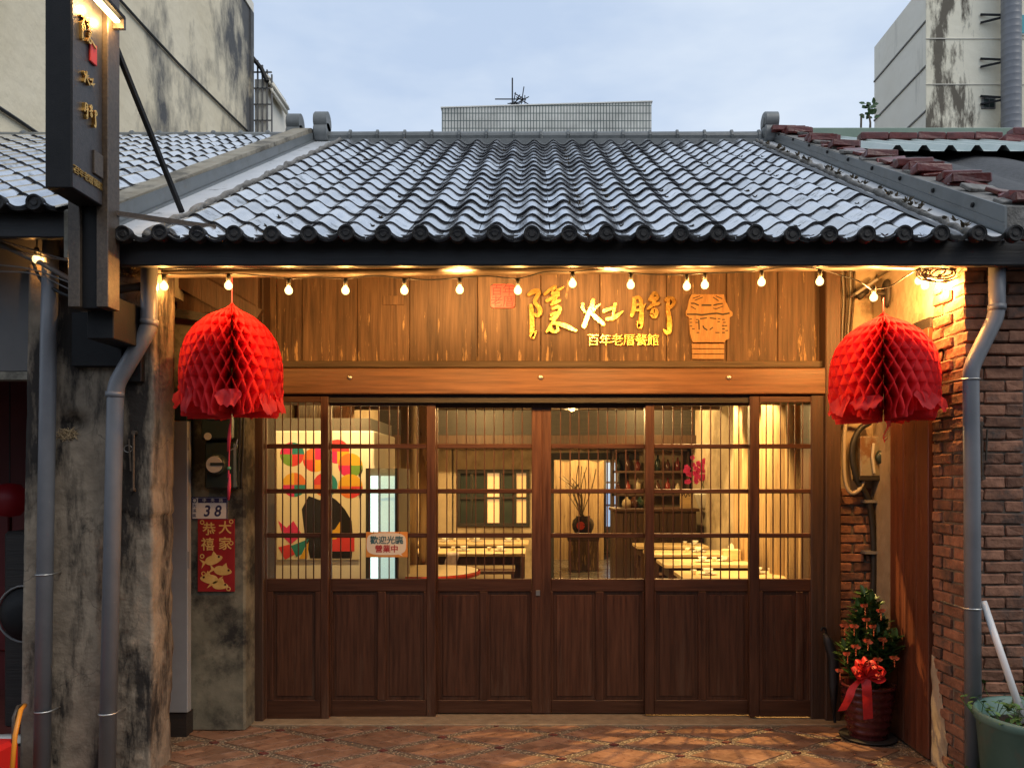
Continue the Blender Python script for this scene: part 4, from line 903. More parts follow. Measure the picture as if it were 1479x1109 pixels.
# the same characters on the projecting sign, one above the other
def sign_char(src, cx_, cz_, s):
    me = src.data.copy(); vs = [v.co.copy() for v in me.vertices]; mxx = [(min(v[i] for v in vs)+max(v[i] for v in vs))/2 for i in range(3)]
    for v, c_ in zip(me.vertices, vs): v.co = (sx1+.003+.014*(4.985-c_.y)/.03, cx_+(c_.x-mxx[0])*s, cz_+(c_.z-mxx[2])*s)
    return obj('character', me, None, sg)
yc = (sy0+sy1)/2
zz = lambda y: P(0, y, 3.47).z
sign_char(c1, yc-.015, zz(50), .36); sign_char(c2, yc-.01, zz(118), .31); sign_char(c3, yc, zz(166), .33)
for k, ch in enumerate('百年老厝餐館'): text(ch, .040, m_gold, sg, (sx1+.006, sy0+.024+k*.037, zz(262)+.01), rot=(90, 0, 90), name='small_character', ext=.003)
eb = MB().box(sx1+.0025, sx1+.015, yc+.035, sy1-.012, zz(246), zz(212), .002).build('emblem', m_brownsteel, sg)
MB().box(sx1+.0025, sx1+.015, yc+.005, yc+.055, zz(88), zz(58), .008).build('seal', m_red, sg)
# ================================================================ string lights under the eave
WARM = (1, .50, .16)
def glow_glass(name, c, st):
    m = bpy.data.materials.new(name); m.use_nodes = True; t = m.node_tree; N = t.nodes; N.remove(N['Principled BSDF'])
    e = N.new('ShaderNodeEmission'); e.inputs[0].default_value = (*c, 1); e.inputs[1].default_value = st; tr = N.new('ShaderNodeBsdfTransparent'); tr.inputs[0].default_value = (.95, .88, .7, 1)
    ad = N.new('ShaderNodeAddShader'); L(t, e.outputs[0], ad.inputs[0]); L(t, tr.outputs[0], ad.inputs[1]); L(t, ad.outputs[0], N['Material Output'].inputs['Surface']); return m
m_bulb = glow_glass('bulb_glow', (1, .74, .30), 1.7); m_fil = emit('filament', (1, .8, .45), 40)
BULB_W = 8
def bulb(t, p, s=1, pw=1):
    prf = [(.0, -.0235), (.010, -.0215), (.0175, -.0145), (.0205, -.004), (.0185, .007), (.012, .016), (.008, .021)]
    o = MB().lathe([(r*s, z*s) for r, z in prf], p, 16).build('bulb', m_bulb, t, True)
    MB().lathe([(.0, .060), (.009, .058), (.0115, .050), (.0115, .022), (.0, .020)], p, 10).build('socket', m_cable, o, True)
    lamp('POINT', p, BULB_W*pw, WARM, t, .012)
    return o
BX = [(237, 413), (330, 412), (417, 419), (499, 419), (584, 419), (664, 418), (748, 419), (827, 409), (911, 411), (992, 413), (1018, 411), (1100, 407), (1184, 406)]
DS = 4.02
sls = thing('string_lights', 'string of small round warm bulbs hung along under the eave', 'string lights', P(700, 400, DS))
cpts = []
for i, (x, y) in enumerate(BX):
    p = P(x, y, DS); bulb(sls, p); cpts.append(p+Vector((0, .0, .060)))
    if i < len(BX)-1:
        xn = BX[i+1][0]; mid = (x+xn)/2
        if xn-x > 40: cpts.append(P(mid, min(y, BX[i+1][1])-18+random.uniform(-3, 6), DS+.02))
cpts = [P(222, 395, DS)]+cpts+[P(1215, 398, DS+.05), P(1240, 406, DS), P(1258, 418, 4.08)]
MB().tube(catmull(cpts, 4), .0035, 5).build('cable', m_cable, sls, True)
cl = thing('bulb_cluster', 'coiled black cable with spare warm bulbs at the brick pillar', 'string lights', P(1350, 395, 4.05))
for (x, y, d) in ((1262, 429, 4.08), (1327, 405, 4.10), (1336, 412, 4.06), (1357, 412, 4.02)): bulb(cl, P(x, y, d), 1, 2.6)
coil = []
for k in range(110):
    a = k*.55; e = .75+.25*math.sin(k*.37)
    coil.append(P(1355+30*math.cos(a)*e+6*math.sin(k*.21), 394+13*math.sin(a)*e+3*math.cos(k*.13), 4.02+.05*math.sin(k*.3)))
MB().tube(catmull(coil, 2), .0045, 5).build('coil', m_cable, cl, True)
MB().tube(catmull([P(1258, 418, 4.08), P(1285, 414, 4.07), P(1310, 398, 4.06), P(1330, 388, 4.05), P(1345, 392, 4.03)], 5), .004, 5).build('cable', m_cable, cl, True)
for (x, y) in ((1327, 405), (1336, 412), (1357, 412)): MB().tube([P(x, y-17, 4.06), P(x+8, 390, 4.03)], .004, 5).build('lead', m_cable, cl)
lb = thing('single_bulb', 'lone warm bulb hanging from cables at the neighbouring shop', 'bulb', P(53, 373, 3.9)); bulb(lb, P(53, 374, 3.9)); MB().tube([P(53, 358, 3.9), P(54, 330, 3.88)], .004, 5).build('lead', m_cable, lb)
cb = thing('overhead_cables', 'bundle of grey service cables crossing beside the sign post', 'cable', P(50, 380, 3.85))
for q, pts in enumerate(([(-10, 344), (50, 362), (105, 378)], [(-10, 356), (50, 368), (104, 378)], [(-8, 382), (50, 390), (110, 412)], [(-8, 392), (50, 396), (105, 420)], [(48, 380), (60, 405), (90, 424), (110, 430)])):
    MB().tube(catmull([P(x, y, 3.86+.015*q) for x, y in pts], 6), .004 if q < 4 else .009, 6).build('cable', m_wire_grey if q < 4 else m_cable, cb, True)
MB().tube([P(0, 352, 3.9), P(60, 380, 3.9), P(108, 408, 3.9)], .014, 8).build('conduit', m_wire_grey, cb, True)
cn = thing('eave_conduit', 'brown conduit and thin cables running along under the eave', 'conduit', P(700, 392, 4.1))
MB().tube([P(222, 396, 4.1), P(500, 395, 4.1), P(800, 391, 4.1), P(1100, 387, 4.1), P(1400, 384, 4.1)], .020, 10).build('conduit', m_conduit, cn, True)
for q in range(3):
    pts = [P(222+120*k, 387-q*1.6+random.uniform(-1.5, 2.0)-k*.3, 4.05+.012*q) for k in range(11)]
    MB().tube(catmull(pts, 3), .0045, 5).build('cable', m_cable, cn, True)
for x in (372, 640, 960, 1230): 
    z = P(0, 393, 4.1).z; MB().tube([P(x, 393, 4.1), Vector((P(x, 0, 4.1).x, 4.1, 2.700+.4*TT-.055))], .004, 5).build('hanger', m_cable, cn)
# sign spots tucked behind the fascia
SPOT_W = 150
for k, x in enumerate((-.42, .40)):
    t = thing('sign_spotlight', 'small black spotlight behind the eave board aimed at the '+('seal plaque', 'gold characters')[k], 'spotlight', (x, 3.93, 2.72), 'spotlights behind the eave board')
    MB().tube([(x, 3.88, 2.735), (x, 3.97, 2.705)], .032, 12).build('housing', m_black, t, True)
    MB().tube([(x, 3.93, 2.72), (x, 3.93, 2.75)], .008, 6).build('stem', m_black, t)
    lamp('SPOT', (x, 3.985, 2.70), SPOT_W, (1, .52, .17), t, .03, (x*.9, 5.0, 2.30), 92, 1.0)
# ================================================================ paper lanterns
def lantern(name, label, cxp, top, bot, d, Rm, seed, seam, hang):
    rnd = random.Random(seed); a0 = P(cxp, top, d); z0, z1 = a0.z, P(0, bot, d).z; Hh = z0-z1
    t = thing(name, label, 'lantern', a0)
    ctrl = [(0, .03), (.04, .22), (.1, .46), (.2, .70), (.32, .87), (.45, .96), (.6, 1.0), (.75, 1.0), (.9, .97), (1.0, .94)]
    def rad(s):
        for (a, ra), (b_, rb) in zip(ctrl[:-1], ctrl[1:]):
            if s <= b_: u = (s-a)/(b_-a); return Rm*(ra+(rb-ra)*u)
        return Rm*ctrl[-1][1]
    NL, NS = 60, 46; K = 5.2
    b = MB()
    for j in range(NL):
        base_a = seam+2*math.pi*(j+.5)/NL; sg_ = 1 if j % 2 else -1
        ext = .13*abs(math.sin(j*.42+seed))-.05+rnd.uniform(-.02, .02); n0 = len(b.v)
        for i in range(NS+1):
            s = i/NS; ph = s**.85*K
            tri = abs((ph % 1)*2-1)*2-1
            tri = max(-1, min(1, tri*1.08))
            damp = 1 if s < .80 else max(0, 1-(s-.80)*2.6)
            a = base_a+sg_*tri*(math.pi/NL)*.98*damp
            r = rad(s)*(1+(.03*math.sin(j*1.7+s*9) if s > .8 else 0)); z = z0-s*Hh*(1+(ext*(s-.7)/.3 if s > .7 else 0))
            for f_ in (.04, .6, 1.0): b.v.append((a0.x+r*f_*math.cos(a), a0.y+r*f_*math.sin(a), z+(1-f_)*Hh*.06*(1-s)))
        for i in range(NS):
            for q in range(2): k = n0+i*3+q; b.f.append((k, k+1, k+4, k+3))
    me = bpy.data.meshes.new('honeycomb'); me.from_pydata(b.v, [], b.f); obj('honeycomb', me, m_lantern, t)
    for q in range(9):                                         # loose lower lobes of paper
        a = seam+.34+q*.68+rnd.uniform(-.16, .16); wd = rnd.uniform(.34, .62); ln = rnd.uniform(.0, .045); fl = rnd.uniform(-.02, .07); pb = MB(); nu, nv = 12, 10
        s0 = rnd.uniform(.78, .88); lean = rnd.uniform(-.10, .10)
        for u in range(nu+1):
            for v in range(nv+1):
                e = u/nu-.5; fv = v/nv; aa = a+e*wd*(.55+.45*math.sin(min(1, fv*1.5)*1.57))+lean*fv; tip = 1-.55*(abs(e)*2)**3
                z = z0-Hh*s0-(Hh*(1-s0)+ln)*fv*tip
                r = Rm*(.90+.085*min(1, fv*1.6)+fl*fv**3)+.010*math.sin(u*1.15+q*2)*fv+.006*math.sin(fv*7+q)
                pb.v.append((a0.x+r*math.cos(aa), a0.y+r*math.sin(aa), z+.008*math.sin(u*1.9+q*3)*fv))
        for u in range(nu):
            for v in range(nv): k = u*(nv+1)+v; pb.f.append((k, k+1, k+nv+2, k+nv+1))
        me = bpy.data.meshes.new('lobe'); me.from_pydata(pb.v, [], pb.f)
        for p in me.polygons: p.use_smooth = True
        obj('paper_lobe', me, m_petal, t)
    MB().tube([a0, Vector((a0.x, a0.y, P(0, hang, d).z))], .003, 5).build('cord', m_tassel, t)
    return t, a0, z1
t, a0, z1 = lantern('honeycomb_lantern', 'red honeycomb paper lantern with tassel hanging over the house number', 335, 443, 590, 4.15, .264, 2, -1.62, 385)
MB().tube([(a0.x, a0.y, z1+.1), P(333, 612, 4.15), P(331, 655, 4.15), P(330, 690, 4.15)], .004, 5).build('tassel_cord', m_tassel, t)
for (ya, yb, r) in ((612, 652, .011), (684, 722, .010)): MB().tube([P(332, ya, 4.15), P(331, (ya+yb)/2, 4.15), P(330, yb, 4.15)], [.004, r, r*.6], 8).build('tassel', m_tassel, t, True)
MB().lathe([(.0, .01), (.008, .008), (.010, 0), (.008, -.008), (.0, -.01)], P(331, 676, 4.15), 10).build('bead', M('bead', (.1, .25, .12), None, .3, bump=0), t, True)
t, a0, z1 = lantern('honeycomb_lantern', 'red honeycomb paper lantern hanging before the brick pillar', 1276, 456, 596, 4.05, .272, 5, -1.60, 430)
rb = MB(); pr = None
for k in range(8):
    q = P(1262+k*2.0+2*math.sin(k), 612+k*4, 4.0); q.y = 3.86+.02*k
    if pr: rb.quad(pr, pr+Vector((.03, .01, .012)), q+Vector((.03-.003*k, .012, .012)), q)
    pr = q
rb.build('paper_tail', m_petal, t, True)
MB().tube([(a0.x, a0.y, z1), P(1266, 612, 3.9)], .002, 4).build('tail_cord', m_tassel, t)
# ================================================================ meters, number plate, red poster, grey door edge
mt = thing('electric_meter', 'black electricity meter with round dial on the stained wall', 'meter', P(310, 690, 4.66))
MB().box(P(297, 0, 4.64).x, P(342, 0, 4.64).x, 4.62, 4.70, P(0, 706, 4.64).z, P(0, 638, 4.64).z, .012).build('case', m_meter, mt)
MB().lathe([(.0, -.045), (.052, -.045), (.060, -.038), (.064, -.02), (.066, .0)], P(314, 671, 4.62), 24, 'Y').build('dial_cover', m_meter, mt, True)
MB().lathe([(.0, -.05), (.048, -.05), (.05, -.044)], P(314, 671, 4.62), 24, 'Y').build('dial', m_mface, mt)
MB().box(P(304, 0, 4.57).x, P(324, 0, 4.57).x, 4.566, 4.57, P(0, 672, 4.57).z, P(0, 668, 4.57).z).build('scale', m_meter, mt)
MB().tube(catmull([P(333, 650, 4.6), P(340, 645, 4.6), P(343, 634, 4.6)], 5), .004, 5).build('seal_wire', m_steel, mt)
mt2 = thing('terminal_box', 'grey green terminal box above the round electricity meter', 'box', P(310, 600, 4.66))
MB().box(P(294, 0, 4.64).x, P(338, 0, 4.64).x, 4.60, 4.70, P(0, 635, 4.64).z, P(0, 590, 4.64).z, .01).build('case', m_meter, mt2)
MB().box(P(300, 0, 4.6).x, P(330, 0, 4.6).x, 4.59, 4.605, P(0, 606, 4.6).z, P(0, 594, 4.6).z, .004).build('lid', m_wire_grey, mt2)
MB().lathe([(0, -.002), (.022, -.002), (.022, .004)], P(300, 630, 4.598), 18, 'Y').build('sticker', m_mface, mt2)
for k, x in enumerate((347, 352)): 
    o = MB().tube(catmull([P(x, 470, 4.66), P(x+1, 560, 4.64), P(x-1, 640, 4.65), P(x-4, 706, 4.66)], 5), .008, 6).build('meter_cable', m_cable, None, True); tag(o, ('black cable running down closest to the electricity meter case', 'black cable running down between the meter and the door post')[k], 'cable', 'cables beside the electricity meter')
hp = thing('number_plate', 'white and navy house number plate reading 38', 'plate', P(302, 735, 4.69))
d = 4.688
B_ = lambda x0, x1, y0, y1, f0, mat, nm, par: MB().box(P(x0, 0, d).x, P(x1, 0, d).x, f0, f0+.006, P(0, y1, d).z, P(0, y0, d).z).build(nm, mat, par)
B_(276, 328, 717.5, 750, 4.694, m_plate, 'plate', hp)
for (xa, xb, ya, yb) in ((276, 328, 717.5, 718.7), (276, 328, 748.8, 750), (276, 277.2, 718.7, 748.8), (326.8, 328, 718.7, 748.8)): B_(xa, xb, ya, yb, 4.692, m_navy, 'border', hp)
B_(285.5, 326.5, 719.2, 726, 4.6925, m_navy, 'band', hp)
for k, ch in enumerate('中央路'): text(ch, .025, m_plate, hp, P(295+k*12, 722.7, 4.6915), ext=.0004)
for k, ch in enumerate('大溪區'): text(ch, .022, m_navy, hp, P(281, 730.5+k*7, 4.6935), ext=.0004)
MB().lathe([(.011, -.0006), (.016, -.0006)], P(281, 722.5, 4.6935), 16, 'Y').build('crest', m_navy, hp)
text('3 8', .094, m_navy, hp, P(306, 738.5, 4.6935), ext=.0004, shear=.18, bold=.002, sx=.9)
po = thing('red_poster', 'red new year poster with gold characters and fish', 'poster', P(312, 850, 4.69))
B_(285.5, 338.5, 749.5, 854, 4.690, m_paper_red, 'sheet', po)
for ch, (x, y) in zip('大家恭禧', ((325, 763), (325, 786), (302, 765), (300, 787))): text(ch, .082, m_goldflat, po, P(x, y, 4.689), ext=.0004, bold=.0012)
for (x, y) in ((292, 754), (334, 753), (334, 784), (292, 803), (294, 828), (330, 850)): MB().lathe([(.008, -.0006), (.014, -.0006)], P(x, y, 4.6895), 14, 'Y').build('roundel', m_goldflat, po)
def fish(cx_, cy_, s, rot, fl=1):
    out = []
    for k in range(20):
        a = k/20*2*math.pi; x = 13*math.cos(a); y = 6.5*math.sin(a)*(1-.25*math.cos(a)); out.append((x, y))
    tail = [(-11, 0), (-20, -7), (-17, 0), (-21, 7)]; fin = [(-3, -5), (3, -12), (6, -5)]
    c_, s_ = math.cos(rot), math.sin(rot)
    for q, pl_ in enumerate((out, tail, fin)):
        pol = [P(cx_+fl*s*(x*c_-y*s_), cy_+s*(x*s_+y*c_), 4.69).xz for x, y in pl_]; MB().prism(pol, 4.6893-.0002*q, 4.6905).build('fish', m_goldflat, po)
    e = P(cx_+fl*s*(8*c_+2*s_), cy_+s*(8*s_-2*c_), 4.688); MB().lathe([(0, -.0002), (.007, -.0002)], e, 10, 'Y').build('eye', m_dkred, po)
fish(309, 808, 1.0, -.3); fish(322, 824, 1.0, .15); fish(302, 836, 1.0, -.1, -1); fish(318, 845, .9, .1)
gd = thing('grey_metal_door', 'plain grey metal door edge standing behind the stained pillar', 'door', P(258, 1060, 4.59))
MB().box(P(222, 0, 4.59).x, P(271, 0, 4.59).x, 4.59, 4.64, P(0, 1029, 4.59).z, P(0, 608, 4.59).z, .004).build('door_sheet', m_cabinet, gd)
MB().box(P(222, 0, 4.59).x, P(268, 0, 4.59).x, 4.60, 4.69, .0, P(0, 1029.5, 4.6).z).build('plinth', m_dark, gd)
for (ya, yb) in ((632, 650), (796, 820)): MB().tube([P(272, ya, 4.60), P(272, yb, 4.60)], .008, 8).build('hinge', m_wire_grey, gd)
MB().box(P(222, 0, 4.62).x, P(271, 0, 4.62).x, 4.6, 4.69, P(0, 607, 4.6).z, P(0, 560, 4.6).z).build('head_panel', m_meter, gd)
# right service wall: grey box, conduit loop, thick cable, disc insulator, camera
sb = thing('service_box', 'rusty grey service box and looping conduits on the brick strip', 'meter box', P(1262, 690, 4.95))
MB().box(P(1241, 0, 4.9).x, P(1285, 0, 4.9).x, 4.88, 4.98, P(0, 688, 4.9).z, P(0, 630, 4.9).z, .006).build('case', M('rusty_grey', (.16, .15, .12), (.26, .24, .19), .6, 8, bump=.2, stain=(.14, .07, .03), sscale=8), sb)
MB().box(P(1240, 0, 4.88).x, P(1290, 0, 4.88).x, 4.87, 4.98, P(0, 694, 4.9).z, P(0, 687, 4.9).z, .003).build('shelf', m_dark, sb)
MB().lathe([(0, -.02), (.045, -.02), (.05, 0), (.05, .02)], P(1276, 660, 4.87), 20, 'Y').build('dial', m_meter, sb, True)
MB().tube([P(1262, 640, 4.865), P(1260, 660, 4.865), P(1263, 683, 4.865)], .009, 8).build('seal', m_mface, sb)
MB().tube(catmull([P(1222, 606, 4.90), P(1219, 640, 4.90), P(1220, 690, 4.90), P(1228, 711, 4.90), P(1240, 708, 4.90), P(1248, 694, 4.9)], 6), .013, 10).build('conduit', M('pale_conduit', (.38, .33, .24), None, .5, bump=0), sb, True)
MB().tube(catmull([P(1256, 610, 4.90), P(1240, 622, 4.90), P(1231, 650, 4.90), P(1237, 690, 4.90), P(1254, 722, 4.92), P(1261, 770, 4.93), P(1262, 830, 4.93), P(1258, 900, 4.93)], 6), .019, 10).build('thick_cable', m_cable, sb, True)
MB().tube(catmull([P(1218, 604, 4.9), P(1235, 606, 4.9), P(1255, 610, 4.9)], 5), .012, 8).build('conduit', m_conduit, sb, True)
for y in (724, 798): MB().box(P(1248, 0, 4.92).x, P(1268, 0, 4.92).x, 4.90, 4.98, P(0, y+2, 4.9).z, P(0, y-2, 4.9).z).build('strap', m_wire_grey, sb)
for k in range(4): MB().tube(catmull([P(1216+k*6, 390, 4.94), P(1218+k*5, 430, 4.955), P(1216+k*4, 500, 4.955), P(1219+k*3, 606, 4.93)], 5), .006+.002*(k % 2), 6).build('riser', m_conduit if k % 2 else m_wire_grey, sb, True)
dsk = thing('wall_disc', 'dark wooden disc and bolt fixed to the golden porch wall', 'fitting', (2.17, 4.5, 2.5))
c = P(1283, 424, 4.72); 
e = MB().lathe([(0, -.02), (.04, -.02), (.045, 0), (.0, .01)], (0, 0, 0), 16, 'X'); e.v = [(v[0]+2.155, v[1]*1.1+4.72, v[2]*2.0+c.z) for v in e.v]; e.build('disc', m_dark, dsk, True)
MB().tube([(2.16, 4.72, c.z), (2.07, 4.72, c.z)], .012, 8).build('bolt', m_dark, dsk)
cc = thing('security_camera', 'small bracketed security camera above the service wall', 'camera', P(1245, 420, 4.9))
MB().obox(Matrix.Translation(P(1248, 416, 4.85)) @ Matrix.Rotation(-.6, 4, 'Y'), .17, .09, .018, .004).build('hood', m_wire_grey, cc)
MB().tube([P(1240, 430, 4.85), P(1252, 420, 4.85)], .02, 10).build('barrel', m_dark, cc, True)
MB().tube([P(1252, 420, 4.85), P(1262, 415, 4.98)], .008, 6).build('bracket', m_dark, cc)
o = MB().tube([P(1360, 512, 4.1)+Vector((.03*math.cos(k)*(1-k*.01), .0, .03*math.sin(k)*(1-k*.01))) for k in range(16)], .003, 5).build('wire_loop', m_cable); tag(o, 'small loop of black wire on the golden side of the brick pillar', 'wire')
for v in o.data.vertices: v.co.x, v.co.y = 2.158, v.co.y+(v.co.x-P(1360, 0, 4.1).x)
hk = thing('iron_bar_latch', 'rusty iron latch bar on the front of the brick pillar', 'hook', P(1422, 650, 3.88))
MB().tube([P(1417, 612, 3.875), P(1419, 692, 3.875)], .007, 6).tube([P(1426, 620, 3.875), P(1424, 665, 3.875)], .006, 6).lathe([(0, -.01), (.012, -.01), (.012, .03)], P(1419, 690, 3.88), 10, 'Y').lathe([(0, -.01), (.012, -.01), (.012, .03)], P(1417, 612, 3.88), 10, 'Y').build('bar', m_brownsteel, hk)
# ================================================================ potted plant with ribbon, umbrella
pt = thing('potted_plant', 'leafy evergreen in a ribbed maroon pot with red bow and ornaments', 'plant', (1.975, 4.60, 0))
pc = Vector((1.975, 4.58, .012)); prf = []
for k in range(23):
    z = k/22*.30; r = .105+.045*(z/.30)**.7+.006*math.cos(z*2*math.pi/.044); prf.append((r, z))
prf += [(.158, .302), (.158, .318), (.140, .318), (.138, .28), (0, .28)]
MB().lathe([(0, 0)]+prf, pc, 32).build('pot', m_pot, pt, True)
MB().lathe([(0, 0.0), (.15, 0.0), (.165, .012), (.15, .014), (0, .01)], pc-Vector((0, 0, .006)), 24).build('saucer', m_dark, pt, True)
rp = random.Random(11)
for k in range(26):
    a = rp.uniform(0, 6.28); lean = rp.uniform(.02, .17) if k > 5 else rp.uniform(0, .05); hgt = rp.uniform(.28, .46) if lean > .1 else rp.uniform(.42, .56)
    b0_ = pc+Vector((.05*math.cos(a), .05*math.sin(a), .29)); tip = pc+Vector((lean*1.0*math.cos(a), lean*.9*math.sin(a), .30+hgt-lean*.7)); mid = (b0_+tip)/2+Vector((.03*math.cos(a), .03*math.sin(a), .02))
    path = catmull([b0_, mid, tip], 6); st_ = MB().tube(path, [.006-.004*i/(len(path)-1) for i in range(len(path))], 5).build('stem', m_leaf, pt, True)
    lf = MB()
    for i, p in enumerate(path[2:]):
        for sd in range(4):
            aa = a+sd*1.57+i*.8+rp.uniform(-.4, .4); dr = Vector((math.cos(aa), math.sin(aa), rp.uniform(.25, 1.0))); lf.leaf(p, dr, (0, 0, 1), rp.uniform(.055, .085), rp.uniform(.024, .034), .12)
    lf.leaf(path[-1], (rp.uniform(-.3, .3), rp.uniform(-.3, .3), 1), (0, -1, 0), .07, .03)
    lf.build('leaves', m_leaf, pt)
for (x, y) in ((1252, 875), (1270, 885), (1219, 904), (1235, 908), (1264, 904), (1233, 934), (1254, 928), (1278, 925), (1249, 894), (1214, 968), (1290, 952), (1270, 952), (1222, 945)):
    p = P(x+rp.uniform(-3, 3), y+rp.uniform(-3, 3), 4.43); q = MB(); q.leaf(p, (1, rp.uniform(-.6, .6), rp.uniform(-.3, .9)), (0, -1, 0), .03, .022).leaf(p, (-1, 0, .5), (0, -1, 0), .03, .022).leaf(p, (.5, -.5, .9), (0, -1, 0), .025, .018).leaf(p, (-.5, -.5, .8), (0, -1, 0), .025, .018)
    for k in range(5): q.lathe([(0, .005), (.004, 0), (0, -.005)], p-Vector((0, .005, .008+.009*k)), 6)
    q.build('ornament', m_orn, pt)
bow = MB(); bc_ = P(1250, 975, 4.40)
def ribbon(pts, wdir, wd):
    pts = catmull(pts, 5); w_ = Vector(wdir).normalized()*wd/2; b0 = len(bow.v)
    for p in pts: bow.v += [tuple(p-w_), tuple(p+w_)]
    for i in range(len(pts)-1): k = b0+2*i; bow.f.append((k, k+1, k+3, k+2))
for (ax, az, ln) in ((-1, .45, .10), (-.7, 1.0, .11), (-.15, 1.25, .11), (.5, 1.0, .10), (1, .45, .11), (1, -.05, .10), (-1, 0, .07), (.15, .7, .08)):
    dv = Vector((ax, -.35, az)).normalized(); sd = Vector((-az, -.1, ax)).normalized()
    ribbon([bc_, bc_+dv*ln*.55+sd*.028, bc_+dv*ln, bc_+dv*ln*.6-sd*.028, bc_+Vector((0, .004, 0))], (0, 1, .35), .042)
def strip(pp, wd):
    ribbon(pp, (1, 0, .15), wd)
strip([bc_, P(1232, 992, 4.38), P(1226, 1008, 4.36), P(1216, 1026, 4.37)], .052); strip([bc_, P(1252, 995, 4.36), P(1253, 1015, 4.37), P(1254, 1038, 4.38)], .056)
me = bow.mesh('bow', True); obj('bow', me, m_ribbon, pt)
um = thing('folded_umbrella', 'folded black umbrella leaning beside the potted plant', 'umbrella', P(1204, 1040, 4.72))
MB().tube([P(1191, 915, 4.80), P(1196, 925, 4.80), P(1204, 950, 4.79), P(1204, 990, 4.77), P(1205, 1036, 4.74)], [.012, .030, .034, .028, .008], 10).build('canopy', m_umb, um, True)
MB().tube([P(1205, 1034, 4.74), P(1206, 1043, 4.735)], .009, 8).build('ferrule', m_black, um)
MB().tube(catmull([P(1194, 918, 4.80), P(1192, 908, 4.80), P(1188, 906, 4.80), P(1186, 911, 4.8)], 4), .008, 8).build('handle', m_black, um, True)
# ================================================================ green tub, white pole, ivy
tb = thing('green_tub', 'large faded green plastic tub with weeds before the brick pillar', 'tub', (2.33, 3.56, -.035))
tcx, tcy = 2.36, 3.56
MB().lathe([(0, -.034), (.235, -.034), (.25, -.02), (.285, .41), (.298, .418), (.300, .445), (.292, .46), (.280, .455), (.270, .34), (0, .34)], (tcx, tcy, 0), 36).build('tub', m_tub, tb, True)
MB().lathe([(0, .40), (.15, .395), (.268, .375)], (tcx, tcy, 0), 24).build('soil', m_soil, tb)
wd_ = MB(); ry = random.Random(5)
for k in range(70):
    a = ry.uniform(0, 6.28); r = ry.uniform(.05, .29); p = Vector((tcx+r*math.cos(a), tcy+r*math.sin(a), .40)); tip = p+Vector((ry.uniform(-.08, .08), ry.uniform(-.08, .08), ry.uniform(.02, .11))); wd_.tube([p, tip], .002, 3, False)
    for q in range(3): wd_.leaf(tip, (ry.uniform(-1, 1), ry.uniform(-1, 1), ry.uniform(-.2, .6)), (0, 0, 1), ry.uniform(.03, .06), .022)
wd_.build('weeds', m_ivy, tb)
po_ = MB().tube([P(1420, 868, 3.83), P(1448, 950, 3.74), P(1480, 1044, 3.60)], .0165, 14).build('white_pole', m_pole, None, True); tag(po_, 'white plastic pole leaning from the green tub against the brick pillar', 'pole')
iv = thing('ivy_plant', 'small green ivy growing at the foot of the brick pillar', 'plant', (2.12, 3.78, -.035))
il = MB(); isb = MB()
for k in range(34):
    p = Vector((ry.uniform(2.02, 2.20), ry.uniform(3.62, 3.84), -.03)); tip = p+Vector((ry.uniform(-.06, .06), ry.uniform(-.1, .0), ry.uniform(.04, .20))); isb.tube([p, (p+tip)/2+Vector((.01, 0, 0)), tip], .002, 4, False)
    for q in range(6):
        pp = p.lerp(tip, .35+.65*q/5); il.leaf(pp, (ry.uniform(-1, 1), ry.uniform(-1, .3), ry.uniform(-.3, .6)), (0, -.3, 1), ry.uniform(.025, .042), ry.uniform(.022, .034), .2)
isb.build('stems', m_dry, iv); il.build('leaves', m_ivy, iv)
dish = MB().lathe([(0, .0), (.06, .005), (.10, .035), (.105, .04), (.095, .036), (.05, .012), (0, .008)], P(1487, 968, 3.98), 20).build('white_dish', m_ceramic, None, True)
ls = thing('low_stool', 'low dark stool carrying the white dish beside the brick pillar', 'stool', (2.56, 4.0, 0)); dz_ = P(0, 968, 3.98).z
MB().box(2.48, 2.74, 3.90, 4.16, dz_-.03, dz_+.002, .004).build('seat', m_tleg, ls)
for (a_, b_) in ((2.49, 3.91), (2.70, 3.91), (2.49, 4.12), (2.70, 4.12)): MB().box(a_, a_+.03, b_, b_+.03, -.034, dz_-.03).build('leg', m_tleg, ls)
tag(dish, 'white dish on a low stool beside the brick pillar', 'dish')
sp_ = thing('wall_weed', 'dry weed sprouting beneath the eave beside the sign post', 'plant', P(175, 400, 3.98)); wl = MB(); ws = MB()
for k in range(24):
    p = P(168+ry.uniform(0, 30), 400, 3.98); tip = P(168+ry.uniform(-4, 34), 372+ry.uniform(-4, 26), 3.94); ws.tube([p, tip], .0018, 3, False)
    for q in range(4): wl.leaf(p.lerp(tip, .5+.5*q/3), (ry.uniform(-1, 1), ry.uniform(-1, .4), ry.uniform(-.4, .8)), (0, -1, .3), .028, .012)
ws.build('stems', m_dry, sp_); wl.build('leaves', m_dry, sp_)
o = MB().tube([P(108, 424, 3.92), P(160, 420, 3.92), P(218, 412, 3.95)], .022, 10).build('conduit', m_conduit, None, True); tag(o, 'short conduit from the sign post to the bent drainpipe', 'conduit')
